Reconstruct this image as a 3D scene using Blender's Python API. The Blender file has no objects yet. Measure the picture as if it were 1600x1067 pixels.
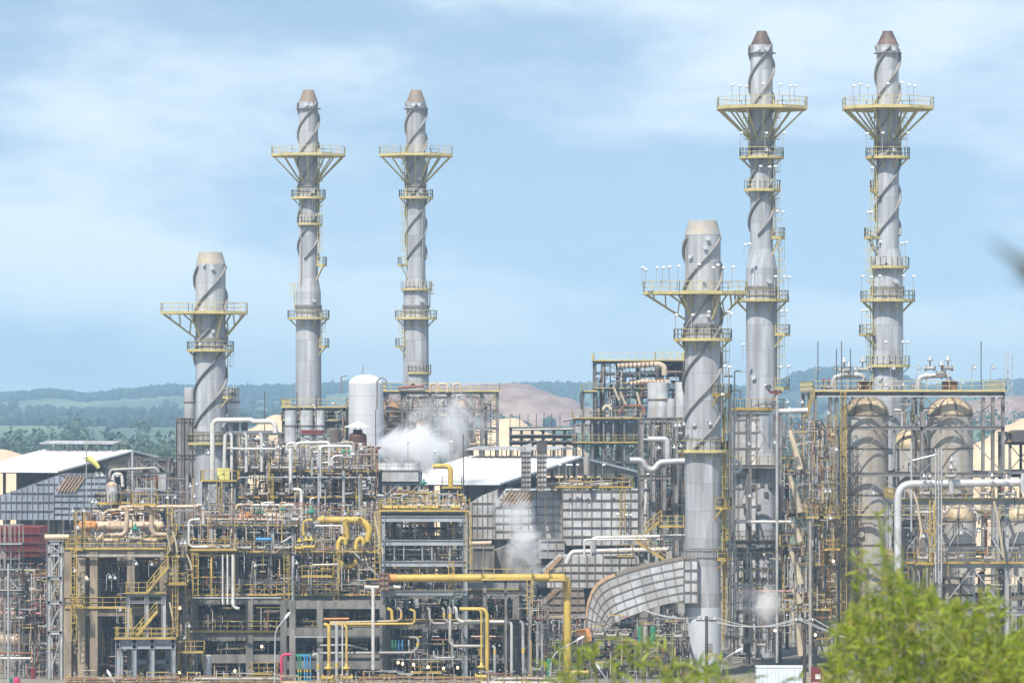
import bpy, math, random
from mathutils import Vector, Matrix
S = bpy.context.scene
COL = S.collection
R = math.radians
# ---------------------------------------------------------------- camera, sky, sun, exposure
F, HZ, H = 7000.0, 640.0, 30.0          # focal length in photo pixels, horizon row, eye height
cam = bpy.data.cameras.new('camera'); camo = bpy.data.objects.new('camera', cam); COL.objects.link(camo)
camo.location = (0, 0, H); camo.rotation_euler = (R(90), 0, 0)
cam.sensor_width = 36; cam.lens = F / 1600 * 36; cam.shift_y = (HZ - 533.5) / 1600
cam.clip_start = 0.5; cam.clip_end = 40000
cam.dof.use_dof = True; cam.dof.focus_distance = 530; cam.dof.aperture_fstop = 4.2
S.camera = camo
S.view_settings.view_transform = 'Standard'; S.view_settings.look = 'None'
S.cycles.volume_bounces = 6; S.cycles.max_bounces = 8
S.view_settings.exposure = 0.47; S.view_settings.gamma = 1
HAZE = 1.85e-4
SUN_EL, SUN_AZ = 52, 203                 # degrees; azimuth clockwise from +Y (205: behind the camera, a little left)
W = bpy.data.worlds.new('World'); S.world = W; W.use_nodes = True
nt = W.node_tree; nt.nodes.clear()
def N(t, **k):
    n = nt.nodes.new(t)
    for a, v in k.items(): setattr(n, a, v)
    return n
out = N('ShaderNodeOutputWorld'); bg = N('ShaderNodeBackground'); bg.inputs[1].default_value = 0.116
sky = N('ShaderNodeTexSky', sky_type='NISHITA', sun_disc=False, sun_elevation=R(SUN_EL), sun_rotation=R(SUN_AZ),
        altitude=0, air_density=1.0, dust_density=0.6, ozone_density=0.8)
tc = N('ShaderNodeTexCoord')
add = N('ShaderNodeVectorMath', operation='ADD'); add.inputs[1].default_value = (0, 0, 0.16)
nt.links.new(tc.outputs['Generated'], add.inputs[0]); nt.links.new(add.outputs[0], sky.inputs[0])
mp = N('ShaderNodeMapping'); mp.inputs['Scale'].default_value = (10, 10, 30); mp.inputs['Location'].default_value = (3.1, 0.4, 1.7)
nz = N('ShaderNodeTexNoise'); nz.inputs['Scale'].default_value = 1.0; nz.inputs['Detail'].default_value = 7; nz.inputs['Roughness'].default_value = 0.57
cr = N('ShaderNodeValToRGB'); cr.color_ramp.elements[0].position = 0.40; cr.color_ramp.elements[1].position = 0.66
cr.color_ramp.interpolation = 'EASE'
mul = N('ShaderNodeMath', operation='MULTIPLY'); mul.inputs[1].default_value = 0.7
mix = N('ShaderNodeMixRGB'); mix.inputs[2].default_value = (6.0, 6.7, 7.3, 1)
hsv = N('ShaderNodeHueSaturation'); hsv.inputs['Saturation'].default_value = 0.88; hsv.inputs['Hue'].default_value = 0.49
for a, b in ((tc.outputs['Generated'], mp.inputs[0]), (mp.outputs[0], nz.inputs['Vector']), (nz.outputs[0], cr.inputs[0]),
             (cr.outputs[0], mul.inputs[0]), (mul.outputs[0], mix.inputs[0]), (sky.outputs[0], mix.inputs[1]),
             (mix.outputs[0], hsv.inputs['Color']), (hsv.outputs[0], bg.inputs[0]), (bg.outputs[0], out.inputs[0])): nt.links.new(a, b)
sl = bpy.data.lights.new('sun', 'SUN'); sl.energy = 4.1; sl.angle = R(0.5); sl.color = (1, 0.94, 0.84)
so = bpy.data.objects.new('sun', sl); COL.objects.link(so); so.location = (-200, -200, 400)
sd = Vector((math.sin(R(SUN_AZ)) * math.cos(R(SUN_EL)), math.cos(R(SUN_AZ)) * math.cos(R(SUN_EL)), math.sin(R(SUN_EL))))
so.rotation_euler = sd.to_track_quat('Z', 'Y').to_euler()

# ---------------------------------------------------------------- materials
M = {}
def mat(name, col, rough=0.6, metal=0.0, var=0.18, scale=0.6, stretch=1.0, rust=0.0, rustcol=(0.22, 0.11, 0.05), rust_scale=0.5,
        tint=0.12, band=None, bandcol=None, rust_stretch=1.0, spec=0.4, seams=None, panel=None):
    m = bpy.data.materials.new(name); m.use_nodes = True; t = m.node_tree; b = t.nodes['Principled BSDF']; L = t.links.new
    def n(k, **kw):
        x = t.nodes.new(k)
        for a, v in kw.items(): setattr(x, a, v)
        return x
    tcn = n('ShaderNodeTexCoord'); oi = n('ShaderNodeObjectInfo')
    off = n('ShaderNodeVectorMath', operation='ADD'); L(tcn.outputs['Object'], off.inputs[0])
    rv = n('ShaderNodeMath', operation='MULTIPLY'); rv.inputs[1].default_value = 37.0; L(oi.outputs['Random'], rv.inputs[0]); L(rv.outputs[0], off.inputs[1])
    def noise(sc, st, det=5, rg=0.6):
        mpn = n('ShaderNodeMapping'); mpn.inputs['Scale'].default_value = (1, 1, st); L(off.outputs[0], mpn.inputs[0])
        z = n('ShaderNodeTexNoise'); z.inputs['Scale'].default_value = sc; z.inputs['Detail'].default_value = det; z.inputs['Roughness'].default_value = rg
        L(mpn.outputs[0], z.inputs['Vector']); return z.outputs[0]
    def ramp(src, p0, p1, c0, c1):
        r = n('ShaderNodeValToRGB'); r.color_ramp.elements[0].position = p0; r.color_ramp.elements[1].position = p1
        r.color_ramp.elements[0].color = (*c0, 1); r.color_ramp.elements[1].color = (*c1, 1); L(src, r.inputs[0]); return r.outputs[0]
    lo = tuple(c * (1 - var) for c in col); hi = tuple(min(0.95, c * (1 + var)) for c in col)
    c = ramp(noise(scale, stretch), 0.3, 0.7, lo, hi)
    if panel:                                   # sheets and plate courses differ a little in tone
        sn = n('ShaderNodeVectorMath', operation='SNAP'); sn.inputs[1].default_value = panel; L(tcn.outputs['Object'], sn.inputs[0]); wn = n('ShaderNodeTexWhiteNoise'); L(sn.outputs[0], wn.inputs['Vector'])
        mr2 = n('ShaderNodeMapRange'); mr2.inputs[3].default_value = .80; mr2.inputs[4].default_value = 1.12; L(wn.outputs['Value'], mr2.inputs[0]); h2 = n('ShaderNodeHueSaturation'); L(mr2.outputs[0], h2.inputs['Value']); L(c, h2.inputs['Color']); c = h2.outputs[0]
    if seams:                                   # thin darker weld/sheet seams every «seams» metres of height
        sx = n('ShaderNodeSeparateXYZ'); L(tcn.outputs['Object'], sx.inputs[0])
        mo = n('ShaderNodeMath', operation='PINGPONG'); mo.inputs[1].default_value = seams / 2; L(sx.outputs[2], mo.inputs[0])
        f = ramp(mo.outputs[0], 0.0, 0.09, (0.45,) * 3, (0, 0, 0))
        mx = n('ShaderNodeMixRGB'); L(f, mx.inputs[0]); L(c, mx.inputs[1]); mx.inputs[2].default_value = (*[q * 0.45 for q in col], 1); c = mx.outputs[0]
    if rust > 0:
        f = ramp(noise(rust_scale, rust_stretch, 8, 0.68), 0.62 - rust * 0.32, 0.74 - rust * 0.2, (0, 0, 0), (0.85,) * 3)
        mx = n('ShaderNodeMixRGB'); L(f, mx.inputs[0]); L(c, mx.inputs[1]); mx.inputs[2].default_value = (*rustcol, 1); c = mx.outputs[0]
    if tint:
        hs = n('ShaderNodeHueSaturation'); mr = n('ShaderNodeMapRange'); mr.inputs[3].default_value = 1 - tint; mr.inputs[4].default_value = 1 + tint
        L(oi.outputs['Random'], mr.inputs[0]); L(mr.outputs[0], hs.inputs['Value']); L(c, hs.inputs['Color']); c = hs.outputs[0]
    L(c, b.inputs['Base Color']); b.inputs['Roughness'].default_value = rough; b.inputs['Metallic'].default_value = metal
    b.inputs['Specular IOR Level'].default_value = spec
    M[name] = m; return m
mat('steel', (0.23, 0.225, 0.22), 0.6, var=.28, rust=.4, rustcol=(.17, .12, .085), rust_scale=.9)
mat('steel_blue', (0.30, 0.32, 0.345), 0.5, var=.2, scale=.4, rust=.25, rustcol=(.2, .17, .15))
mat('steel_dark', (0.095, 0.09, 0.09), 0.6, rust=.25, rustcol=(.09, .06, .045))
mat('galv', (0.40, 0.405, 0.41), 0.5, 0.15, var=.22, rust=.25, rustcol=(.24, .19, .14), rust_scale=.9)
mat('concrete', (0.30, 0.24, 0.175), 0.85, var=.38, scale=.9, stretch=.35, rust=.35, rustcol=(.12, .10, .085), rust_scale=.45, rust_stretch=.25)
mat('concrete_grey', (0.19, 0.18, 0.165), 0.85, var=.4, scale=.9, stretch=.35, rust=.4, rustcol=(.10, .095, .09), rust_scale=.45, rust_stretch=.25)
mat('yellow', (0.46, 0.33, 0.085), 0.6, var=.28, rust=.42, rustcol=(.23, .15, .075), rust_scale=.8)
mat('yellow_pale', (0.53, 0.44, 0.20), 0.6, var=.2, rust=.25, rustcol=(.28, .22, .12), rust_scale=.8)
mat('pipe_yellow', (0.56, 0.40, 0.085), 0.5, var=.2, rust=.3, rustcol=(.38, .25, .1), tint=.06, scale=.5, rust_scale=.8)
mat('silver', (0.52, 0.52, 0.52), 0.4, 0.35, var=.16, scale=.7, rust=.15, rustcol=(.3, .24, .19))
mat('white_pipe', (0.62, 0.60, 0.57), 0.5, 0.1, var=.14, scale=.7, rust=.2, rustcol=(.35, .27, .2))
mat('tan', (0.52, 0.40, 0.29), 0.55, 0.1, var=.2, scale=.6, rust=.25, rustcol=(.36, .2, .1))
mat('grey_pipe', (0.35, 0.33, 0.305), 0.5, 0.1, var=.2, rust=.25, rustcol=(.22, .15, .1))
mat('rust', (0.24, 0.115, 0.07), 0.8, var=.35, scale=.8, rust=.3, rustcol=(.1, .05, .035))
mat('brown', (0.105, 0.05, 0.04), 0.65, var=.25, rust=.2, rustcol=(.17, .09, .06))
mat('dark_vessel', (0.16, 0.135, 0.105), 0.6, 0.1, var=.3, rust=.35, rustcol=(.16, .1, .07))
mat('stack_grey', (0.40, 0.415, 0.44), 0.65, var=.28, scale=1.2, stretch=.08, rust=.5, rustcol=(.24, .225, .21), rust_scale=1.1, rust_stretch=.06, tint=.03, seams=3.1, panel=(200, 200, 3.1))
mat('stack_blue', (0.42, 0.44, 0.48), 0.65, var=.28, scale=1.1, stretch=.08, rust=.5, rustcol=(.24, .235, .235), panel=(200, 200, 3.1), rust_scale=1.0, rust_stretch=.06, tint=.03, seams=3.1)
mat('stack_worn', (0.375, 0.385, 0.405), 0.7, panel=(200, 200, 3.1), var=.32, scale=.9, stretch=.05, rust=.42, rustcol=(.24, .205, .18), rust_scale=.8, rust_stretch=.05, tint=.03, seams=3.1)
mat('stack_paint', (0.50, 0.52, 0.55), 0.55, var=.08, scale=.5, tint=.02)
mat('strake', (0.25, 0.24, 0.23), 0.7, var=.2, rust=.3, rustcol=(.2, .16, .12))
mat('cap_brown', (0.12, 0.082, 0.075), 0.6, var=.2, scale=.6, rust=.3, rustcol=(.24, .17, .13), tint=.04)
mat('cap_tan', (0.23, 0.18, 0.14), 0.6, var=.2, scale=.6, rust=.3, rustcol=(.3, .2, .12), tint=.04)
mat('cap_grey', (0.37, 0.35, 0.32), 0.6, var=.2, scale=.6, rust=.35, rustcol=(.46, .36, .22), tint=.04)
mat('silo', (0.47, 0.455, 0.43), 0.55, 0.15, var=.16, scale=.7, stretch=.12, rust=.5, rustcol=(.30, .21, .12), rust_scale=.3, rust_stretch=.09, tint=.05, seams=1.15)
mat('silo_dome', (0.52, 0.42, 0.27), 0.6, 0.1, var=.3, scale=.8, rust=.4, rustcol=(.3, .15, .07), rust_scale=.6)
mat('silo_brown', (0.36, 0.21, 0.11), 0.7, 0.1, var=.35, scale=.7, rust=.4, rustcol=(.13, .07, .04), rust_scale=.5)
mat('clad', (0.50, 0.51, 0.52), 0.55, 0.1, panel=(1.3, 20, 1.35), var=.2, scale=.5, rust=.42, rustcol=(.3, .27, .24), rust_scale=.4, rust_stretch=.3)
mat('clad_blue', (0.30, 0.345, 0.42), 0.5, 0.1, panel=(.7, 20, 1.1), var=.13, scale=.3, rust=.2, rustcol=(.26, .27, .3), rust_scale=.4)
mat('clad_brown', (0.27, 0.225, 0.195), 0.6, 0.1, var=.2, scale=.3, rust=.35, rustcol=(.2, .15, .11), rust_scale=.4)
mat('rib', (0.21, 0.185, 0.16), 0.7, var=.25, scale=.5, rust=.35, rustcol=(.22, .13, .08))
mat('rib_rust', (0.46, 0.31, 0.18), 0.7, var=.3, scale=.5, rust=.35, rustcol=(.32, .17, .08))
mat('roof_white', (0.84, 0.84, 0.83), 0.5, var=.1, scale=.3, rust=.12, rustcol=(.6, .57, .52), tint=.02)
mat('white', (0.78, 0.78, 0.77), 0.4, var=.05, tint=.03)
mat('tank_white', (0.55, 0.555, 0.58), 0.5, var=.12, scale=.8, stretch=.1, tint=.02, seams=2.6, rust=.2, rustcol=(.45, .43, .41), rust_stretch=.1)
mat('cream', (0.70, 0.66, 0.58), 0.5, var=.1)
mat('red', (0.20, 0.03, 0.03), 0.6, var=.25, scale=.5, rust=.3, rustcol=(.2, .05, .04))
mat('crimson', (0.55, 0.05, 0.13), 0.5, var=.15)
mat('pink', (0.62, 0.30, 0.30), 0.6, var=.15)
mat('orange', (0.62, 0.27, 0.09), 0.6, var=.3, rust=.3, rustcol=(.4, .16, .06))
mat('green', (0.03, 0.20, 0.13), 0.5, var=.2)
mat('blue', (0.06, 0.26, 0.52), 0.45, var=.2)
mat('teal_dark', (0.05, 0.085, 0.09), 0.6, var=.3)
mat('plank', (0.50, 0.42, 0.31), 0.75, var=.2, rust=.2, rustcol=(.4, .3, .2))
mat('windsock', (0.66, 0.62, 0.20), 0.8, var=.15)
mat('pole_wood', (0.075, 0.065, 0.055), 0.9)
mat('wire', (0.45, 0.45, 0.45), 0.5)
mat('container_white', (0.62, 0.68, 0.72), 0.5, var=.1)
def glow(name, col, st):
    m = bpy.data.materials.new(name); m.use_nodes = True; b = m.node_tree.nodes['Principled BSDF']
    b.inputs['Base Color'].default_value = (*col, 1); b.inputs['Emission Color'].default_value = (*col, 1); b.inputs['Emission Strength'].default_value = st
    M[name] = m
glow('lit', (1.0, 0.62, 0.25), 5)

# ---------------------------------------------------------------- geometry helpers
def P(px, py, Y): return Vector(((px - 800) / F * Y, Y, H - (py - HZ) / F * Y))
def mm(px, Y): return px * Y / F
ORG = {}
def setp(o, label=None, cat=None, group=None, kind=None):
    if label: o['label'] = label
    if cat: o['category'] = cat
    if group: o['group'] = group
    if kind: o['kind'] = kind
    return o
def T(name, label, cat, base, group=None, parent=None):
    o = bpy.data.objects.new(name, None); COL.objects.link(o); o.location = base; o.empty_display_size = .5
    ORG[o.name] = Vector(base); return setp(o, label, cat, group)
class MB:
    def __init__(s): s.v = []; s.f = []; s.sm = []; s.mi = []; s.cur = 0
    def raw(s, vs, fs, smooth=False):
        b = len(s.v); s.v.extend([tuple(x) for x in vs]); s.f.extend([tuple(i + b for i in f) for f in fs])
        s.sm.extend([smooth] * len(fs)); s.mi.extend([s.cur] * len(fs)); return s
    def box(s, a, b):
        x0, y0, z0 = (min(a[i], b[i]) for i in range(3)); x1, y1, z1 = (max(a[i], b[i]) for i in range(3))
        return s.raw([(x0, y0, z0), (x1, y0, z0), (x1, y1, z0), (x0, y1, z0), (x0, y0, z1), (x1, y0, z1), (x1, y1, z1), (x0, y1, z1)],
                     [(0, 3, 2, 1), (4, 5, 6, 7), (0, 1, 5, 4), (1, 2, 6, 5), (2, 3, 7, 6), (3, 0, 4, 7)])
    def beam(s, p, q, w, h=None):
        p = Vector(p); q = Vector(q); h = h or w; d = q - p
        if d.length < 1e-4: return s
        d.normalize(); up = Vector((0, 0, 1)) if abs(d.z) < .9 else Vector((0, 1, 0))
        a = d.cross(up).normalized() * w / 2; b = a.cross(d).normalized() * h / 2
        vs = [p - a - b, p + a - b, p + a + b, p - a + b, q - a - b, q + a - b, q + a + b, q - a + b]
        return s.raw(vs, [(0, 1, 2, 3), (7, 6, 5, 4), (0, 4, 5, 1), (1, 5, 6, 2), (2, 6, 7, 3), (3, 7, 4, 0)])
    def ibeam(s, p, q, w, h):
        p = Vector(p); q = Vector(q); d = (q - p)
        if d.length < 1e-4: return s
        d.normalize(); up = Vector((0, 0, 1)) if abs(d.z) < .9 else Vector((1, 0, 0))
        a = d.cross(up).normalized(); b = a.cross(d).normalized(); t = max(.03, h * .1)
        pr = [(-w/2, -h/2), (w/2, -h/2), (w/2, -h/2 + t), (t/2, -h/2 + t), (t/2, h/2 - t), (w/2, h/2 - t), (w/2, h/2), (-w/2, h/2), (-w/2, h/2 - t), (-t/2, h/2 - t), (-t/2, -h/2 + t), (-w/2, -h/2 + t)]
        k = len(pr); vs = [o + a * x + b * y for o in (p, q) for x, y in pr]
        fs = [(i, (i + 1) % k, (i + 1) % k + k, i + k) for i in range(k)]
        for e in (0, k):
            fs += [tuple(e + i for i in (0, 1, 2, 11)), tuple(e + i for i in (10, 3, 4, 9)), tuple(e + i for i in (8, 5, 6, 7))]
        return s.raw(vs, fs)
    def sweep(s, path, rad, n=8, cap=True, smooth=True):
        k = len(path); path = [Vector(p) for p in path]; rr = rad if isinstance(rad, (list, tuple)) else [rad] * k
        t = [(path[min(i + 1, k - 1)] - path[max(i - 1, 0)]).normalized() for i in range(k)]
        up = Vector((0, 0, 1)) if abs(t[0].z) < .9 else Vector((1, 0, 0)); a = t[0].cross(up).normalized(); vs = []
        for i in range(k):
            a = (a - t[i] * a.dot(t[i])).normalized(); b = t[i].cross(a)
            for j in range(n):
                w = 2 * math.pi * j / n; vs.append(path[i] + (a * math.cos(w) + b * math.sin(w)) * rr[i])
        fs = [(i * n + j, i * n + (j + 1) % n, (i + 1) * n + (j + 1) % n, (i + 1) * n + j) for i in range(k - 1) for j in range(n)]
        s.raw(vs, fs, smooth)
        if cap:
            s.raw(vs[:n], [tuple(reversed(range(n)))]); s.raw(vs[-n:], [tuple(range(n))])
        return s
    def tube(s, pts, r, n=8, bend=None):
        pts = [Vector(p) for p in pts]; rb = bend if bend is not None else r * 2.6; path = [pts[0]]
        for i in range(1, len(pts) - 1):
            p, a, b = pts[i], pts[i - 1] - pts[i], pts[i + 1] - pts[i]
            la, lb = a.length, b.length
            if la < 1e-5 or lb < 1e-5: continue
            a /= la; b /= lb; ang = a.angle(b)
            if ang > 3.05: path.append(p); continue
            d = min(rb / math.tan(ang / 2), la * .49, lb * .49); q0, q1 = p + a * d, p + b * d
            for j in range(6):
                u = j / 5; path.append(q0 * (1 - u) ** 2 + p * 2 * u * (1 - u) + q1 * u * u)
        path.append(pts[-1]); return s.sweep(path, r, n)
    def lathe(s, c, prof, n=24, smooth=True, axis='z', cap=True):
        c = Vector(c); vs = []
        if smooth:
            q = [prof[0]]
            for (ra, za), (rb, zb) in zip(prof, prof[1:]):
                l = math.hypot(rb - ra, zb - za)
                if l > .8:
                    for u in (.04 / l, 1 - .04 / l): q.append((ra + (rb - ra) * u, za + (zb - za) * u))
                q.append((rb, zb))
            prof = q
        for r, z in prof:
            for j in range(n):
                w = 2 * math.pi * j / n
                vs.append(c + (Vector((r * math.cos(w), r * math.sin(w), z)) if axis == 'z' else Vector((z, r * math.cos(w), r * math.sin(w)))))
        k = len(prof); fs = [(i * n + j, i * n + (j + 1) % n, (i + 1) * n + (j + 1) % n, (i + 1) * n + j) for i in range(k - 1) for j in range(n)]
        if axis == 'x': fs = [tuple(f) for f in fs]
        s.raw(vs, fs, smooth)
        if cap:
            s.raw(vs[:n], [tuple(reversed(range(n)))]); s.raw(vs[-n:], [tuple(range(n))])
        return s
    def prism(s, poly, vec):
        k = len(poly); vec = Vector(vec); vs = [Vector(p) for p in poly] + [Vector(p) + vec for p in poly]
        return s.raw(vs, [tuple(range(k)), tuple(range(2 * k - 1, k - 1, -1))] + [(i, i + k, (i + 1) % k + k, (i + 1) % k) for i in range(k)])
    def rail(s, pts, h=1.15, sp=1.35, t=.065, closed=False):
        pts = [Vector(p) for p in pts]; pts = pts + [pts[0]] if closed else pts; Z = Vector((0, 0, 1))
        for a, b in zip(pts, pts[1:]):
            for z, th in ((h, t), (h * .52, t * .8), (.07, .12)): s.beam(a + Z * z, b + Z * z, t * .8, th)
            k = max(1, round((b - a).length / sp))
            for i in range(k + 1):
                p = a.lerp(b, i / k); s.beam(p - Z * .05, p + Z * h, t, t)
        return s
    def build(s, name, m, parent=None, base=None):
        if not s.v: return None
        if parent is not None: o0 = ORG[parent.name]
        elif base is not None: o0 = Vector(base)
        else:
            xs, ys, zs = zip(*s.v); o0 = Vector(((min(xs) + max(xs)) / 2, (min(ys) + max(ys)) / 2, min(zs)))
        me = bpy.data.meshes.new(name); me.from_pydata([(x - o0.x, y - o0.y, z - o0.z) for x, y, z in s.v], [], s.f)
        for x in (m if isinstance(m, (list, tuple)) else [m]): me.materials.append(M[x])
        me.polygons.foreach_set('use_smooth', s.sm); me.polygons.foreach_set('material_index', s.mi); me.update()
        o = bpy.data.objects.new(name, me); COL.objects.link(o); ORG[o.name] = o0.copy()
        if parent is not None: o.parent = parent
        else: o.location = o0
        return o
def copy_tree(o, parent=None):
    c = o.copy(); COL.objects.link(c)
    if parent is not None: c.parent = parent
    for ch in list(o.children): copy_tree(ch, c)
    return c

# ---------------------------------------------------------------- builders
def ang(d): return R(d)
def sector(c, r0, r1, a0, a1, z, th, n=20, mb=None):
    mb = mb or MB(); full = abs(a1 - a0) >= 359; k = n if full else n + 1; vs = []
    for i in range(k):
        w = R(a0 + (a1 - a0) * i / n)
        for r, zz in ((r0, z), (r1, z), (r1, z - th), (r0, z - th)): vs.append((c[0] + r * math.cos(w), c[1] + r * math.sin(w), zz))
    fs = []
    for i in range(n):
        a, b = i * 4, ((i + 1) % k) * 4
        fs += [(a + j, a + (j + 1) % 4, b + (j + 1) % 4, b + j) for j in range(4)]
    if not full: fs += [(0, 3, 2, 1), tuple((k - 1) * 4 + j for j in range(4))]
    return mb.raw(vs, fs)
def arc(c, r, a0, a1, z, n=20): return [Vector((c[0] + r * math.cos(R(a0 + (a1 - a0) * i / n)), c[1] + r * math.sin(R(a0 + (a1 - a0) * i / n)), z)) for i in range(n + 1)]
def ring(st, c, z, r0, r1, a0=0, a1=360, drop=None, my='yellow_pale', nb=8):
    full = a1 - a0 >= 359; n = max(5, int((a1 - a0) / 15))
    pl = sector(c, r0 + .03, r1, a0, a1, z, .22, n).build('platform', my, st)
    rr = MB()
    pts = arc(c, r1 - .06, a0, a1, z, n)
    if full: rr.rail(pts[:-1], closed=True, sp=1.2)
    else:
        rr.rail([arc(c, r0 + .15, a0, a0, z, 1)[0]] + pts + [arc(c, r0 + .15, a1, a1, z, 1)[0]], sp=1.2)
    ORG[pl.name] = ORG[st.name]; rr.build('railing', my, pl)
    drop = drop or (r1 - r0) * .9; k = nb if full else max(2, int(nb * (a1 - a0) / 360) + 1)
    for i in range(k):
        w = a0 + (a1 - a0) * ((i + .5) / k if full else (i / (k - 1) if k > 1 else .5))
        d = Vector((math.cos(R(w)), math.sin(R(w)), 0)); cc = Vector((c[0], c[1], 0))
        b = MB().beam(cc + d * (r1 - .15) + Vector((0, 0, z - .2)), cc + d * (r0 - .05) + Vector((0, 0, z - .2 - drop)), .11, .13)
        b.build('bracket', my, pl)
    return pl
def polyring(st, c, z, r0, xl, xr, yd, drop, my='yellow_pale', n=8, lattice=False):
    # a broad work platform: outer octagon reaching xl to the left, xr to the right and yd fore and aft; diagonal struts down to the shell
    outer = []
    for i in range(n):
        w = R(22.5 + 45 * i); k = 1 / math.cos(R(22.5)); x, y = math.cos(w) * k, math.sin(w) * k
        x = max(-1, min(1, x)); y = max(-1, min(1, y)); outer.append(Vector((c[0] + x * (xr if x > 0 else xl), c[1] + y * yd, z)))
    m = 24; mb = MB(); vs = []; inner = [Vector((c[0] + r0 * math.cos(R(22.5 + 360 * i / m)), c[1] + r0 * math.sin(R(22.5 + 360 * i / m)), z)) for i in range(m)]
    oo = [outer[int(i * n / m) % n].lerp(outer[(int(i * n / m) + 1) % n], (i * n / m) % 1) for i in range(m)]
    dz = Vector((0, 0, -.25))
    for i in range(m):
        j = (i + 1) % m; b = [inner[i], oo[i], oo[j], inner[j]]
        mb.raw(b + [q + dz for q in b], [(0, 1, 2, 3), (7, 6, 5, 4), (1, 5, 6, 2), (3, 7, 4, 0)])
    pl = mb.build('platform', my, st); ORG[pl.name] = ORG[st.name]
    MB().rail([c2.lerp(Vector((c[0], c[1], z)), .01) for c2 in outer], closed=True, sp=1.25, h=1.2).build('railing', my, pl)
    for i in range(n):
        for q in ((outer[i], outer[i].lerp(outer[(i + 1) % n], .5)) if not lattice else (outer[i],)):
            d = q - Vector((c[0], c[1], z)); d.normalize()
            top = q - d * .35 + dz; ft = Vector((c[0], c[1], z)) + d * r0 * .98 - Vector((0, 0, drop)); b = MB().beam(top, ft, .14, .17)
            if lattice:
                t2 = q.lerp(Vector((c[0], c[1], z)), .45) + dz; f2 = Vector((c[0], c[1], z)) + d * r0 * .98 - Vector((0, 0, drop * .5)); b.beam(t2, f2, .12, .14)
                for u in (.2, .5, .8): b.beam(top.lerp(ft, u), (top.lerp(t2, min(1, u * 1.6)) if u < .6 else t2.lerp(f2, .6)), .09, .09)
            b.build('strut', my, pl)
    return pl
def ladder(st, c, r, a, z0, z1, my='yellow_pale', cage=True, name='ladder'):
    d = Vector((math.cos(R(a)), math.sin(R(a)), 0)); t = Vector((-d.y, d.x, 0)); cc = Vector((c[0], c[1], 0)); mb = MB(); p = cc + d * (r + .25)
    for sgn in (-1, 1): mb.beam(p + t * .28 * sgn + Vector((0, 0, z0)), p + t * .28 * sgn + Vector((0, 0, z1)), .08, .08)
    k = int((z1 - z0) / .6)
    for i in range(k + 1):
        z = z0 + (z1 - z0) * i / max(1, k); mb.beam(p - t * .3 + Vector((0, 0, z)), p + t * .3 + Vector((0, 0, z)), .05, .05)
    if cage:
        for i in range(int((z1 - z0) / 1.3)):
            z = z0 + 2 + 1.3 * i
            if z > z1: break
            hp = [p + t * .33 * math.cos(w) * 1.1 + d * .75 * math.sin(w) + Vector((0, 0, z)) for w in [math.pi * j / 6 for j in range(7)]]
            for q0, q1 in zip(hp, hp[1:]): mb.beam(q0, q1, .05, .07)
        if z1 - z0 > 2.4:
            for w in (.5, 1.57, 2.64):
                q = p + t * .36 * math.cos(w) + d * .75 * math.sin(w); mb.beam(q + Vector((0, 0, z0 + 1.9)), q + Vector((0, 0, z1)), .045, .045)
    return mb.build(name, my, st)
def strakes(st, c, prof_r, z0, z1, pitch, phase, k=3, hgt=.3, m='strake'):
    for s in range(k):
        mb = MB(); n = int((z1 - z0) / .45); vs = []
        for i in range(n + 1):
            z = z0 + (z1 - z0) * i / n; w = R(phase) + 2 * math.pi * (s / k + (z - z0) / pitch); r = prof_r(z)
            for rr, dz in ((r - .03, -.15), (r + hgt, -.12), (r + hgt, .12), (r - .03, .15)): vs.append((c[0] + rr * math.cos(w), c[1] + rr * math.sin(w), z + dz))
        fs = [(i * 4 + j, i * 4 + (j + 1) % 4, i * 4 + 4 + (j + 1) % 4, i * 4 + 4 + j) for i in range(n) for j in range(4)]
        fs += [(3, 2, 1, 0), tuple(n * 4 + j for j in range(4))]
        mb.raw(vs, fs, True).build('strake', m, st)
def pipe(pts, d, m, Y, label, name='pipe', cat='pipe', group=None, n=10, bend=None, fl=(), bands=()):
    q = [P(p[0], p[1], p[2] if len(p) > 2 else Y) for p in pts]; r = mm(d, Y) / 2; mb = MB().tube(q, r, n, bend)
    for k, u in fl:                                # flanges: (segment, fraction)
        a, b = q[k], q[k + 1]; p = a.lerp(b, u); dd = (b - a).normalized(); mb.sweep([p - dd * r * .35, p + dd * r * .35], r * 1.45, n)
    if d >= 7.5:                                   # weld seams
        for a, b in zip(q, q[1:]):
            L = (b - a).length; dd = (b - a).normalized()
            for i in range(1, int(L / 2.6)): p = a + dd * (L * i / int(L / 2.6)); mb.sweep([p - dd * .05, p + dd * .05], r * 1.035, n)
    o = setp(mb.build(name, m), label, cat, group)
    for k, u, bm in bands:
        a, b = q[k], q[k + 1]; p = a.lerp(b, u); dd = (b - a).normalized(); MB().sweep([p - dd * r * 1.6, p + dd * r * 1.6], r * 1.07, n).build('colour_band', bm, o)
    return o
def dome(r, z, h, k=6): return [(r * math.cos(math.pi / 2 * i / k) + .001, z + h * math.sin(math.pi / 2 * i / k)) for i in range(1, k + 1)]
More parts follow.
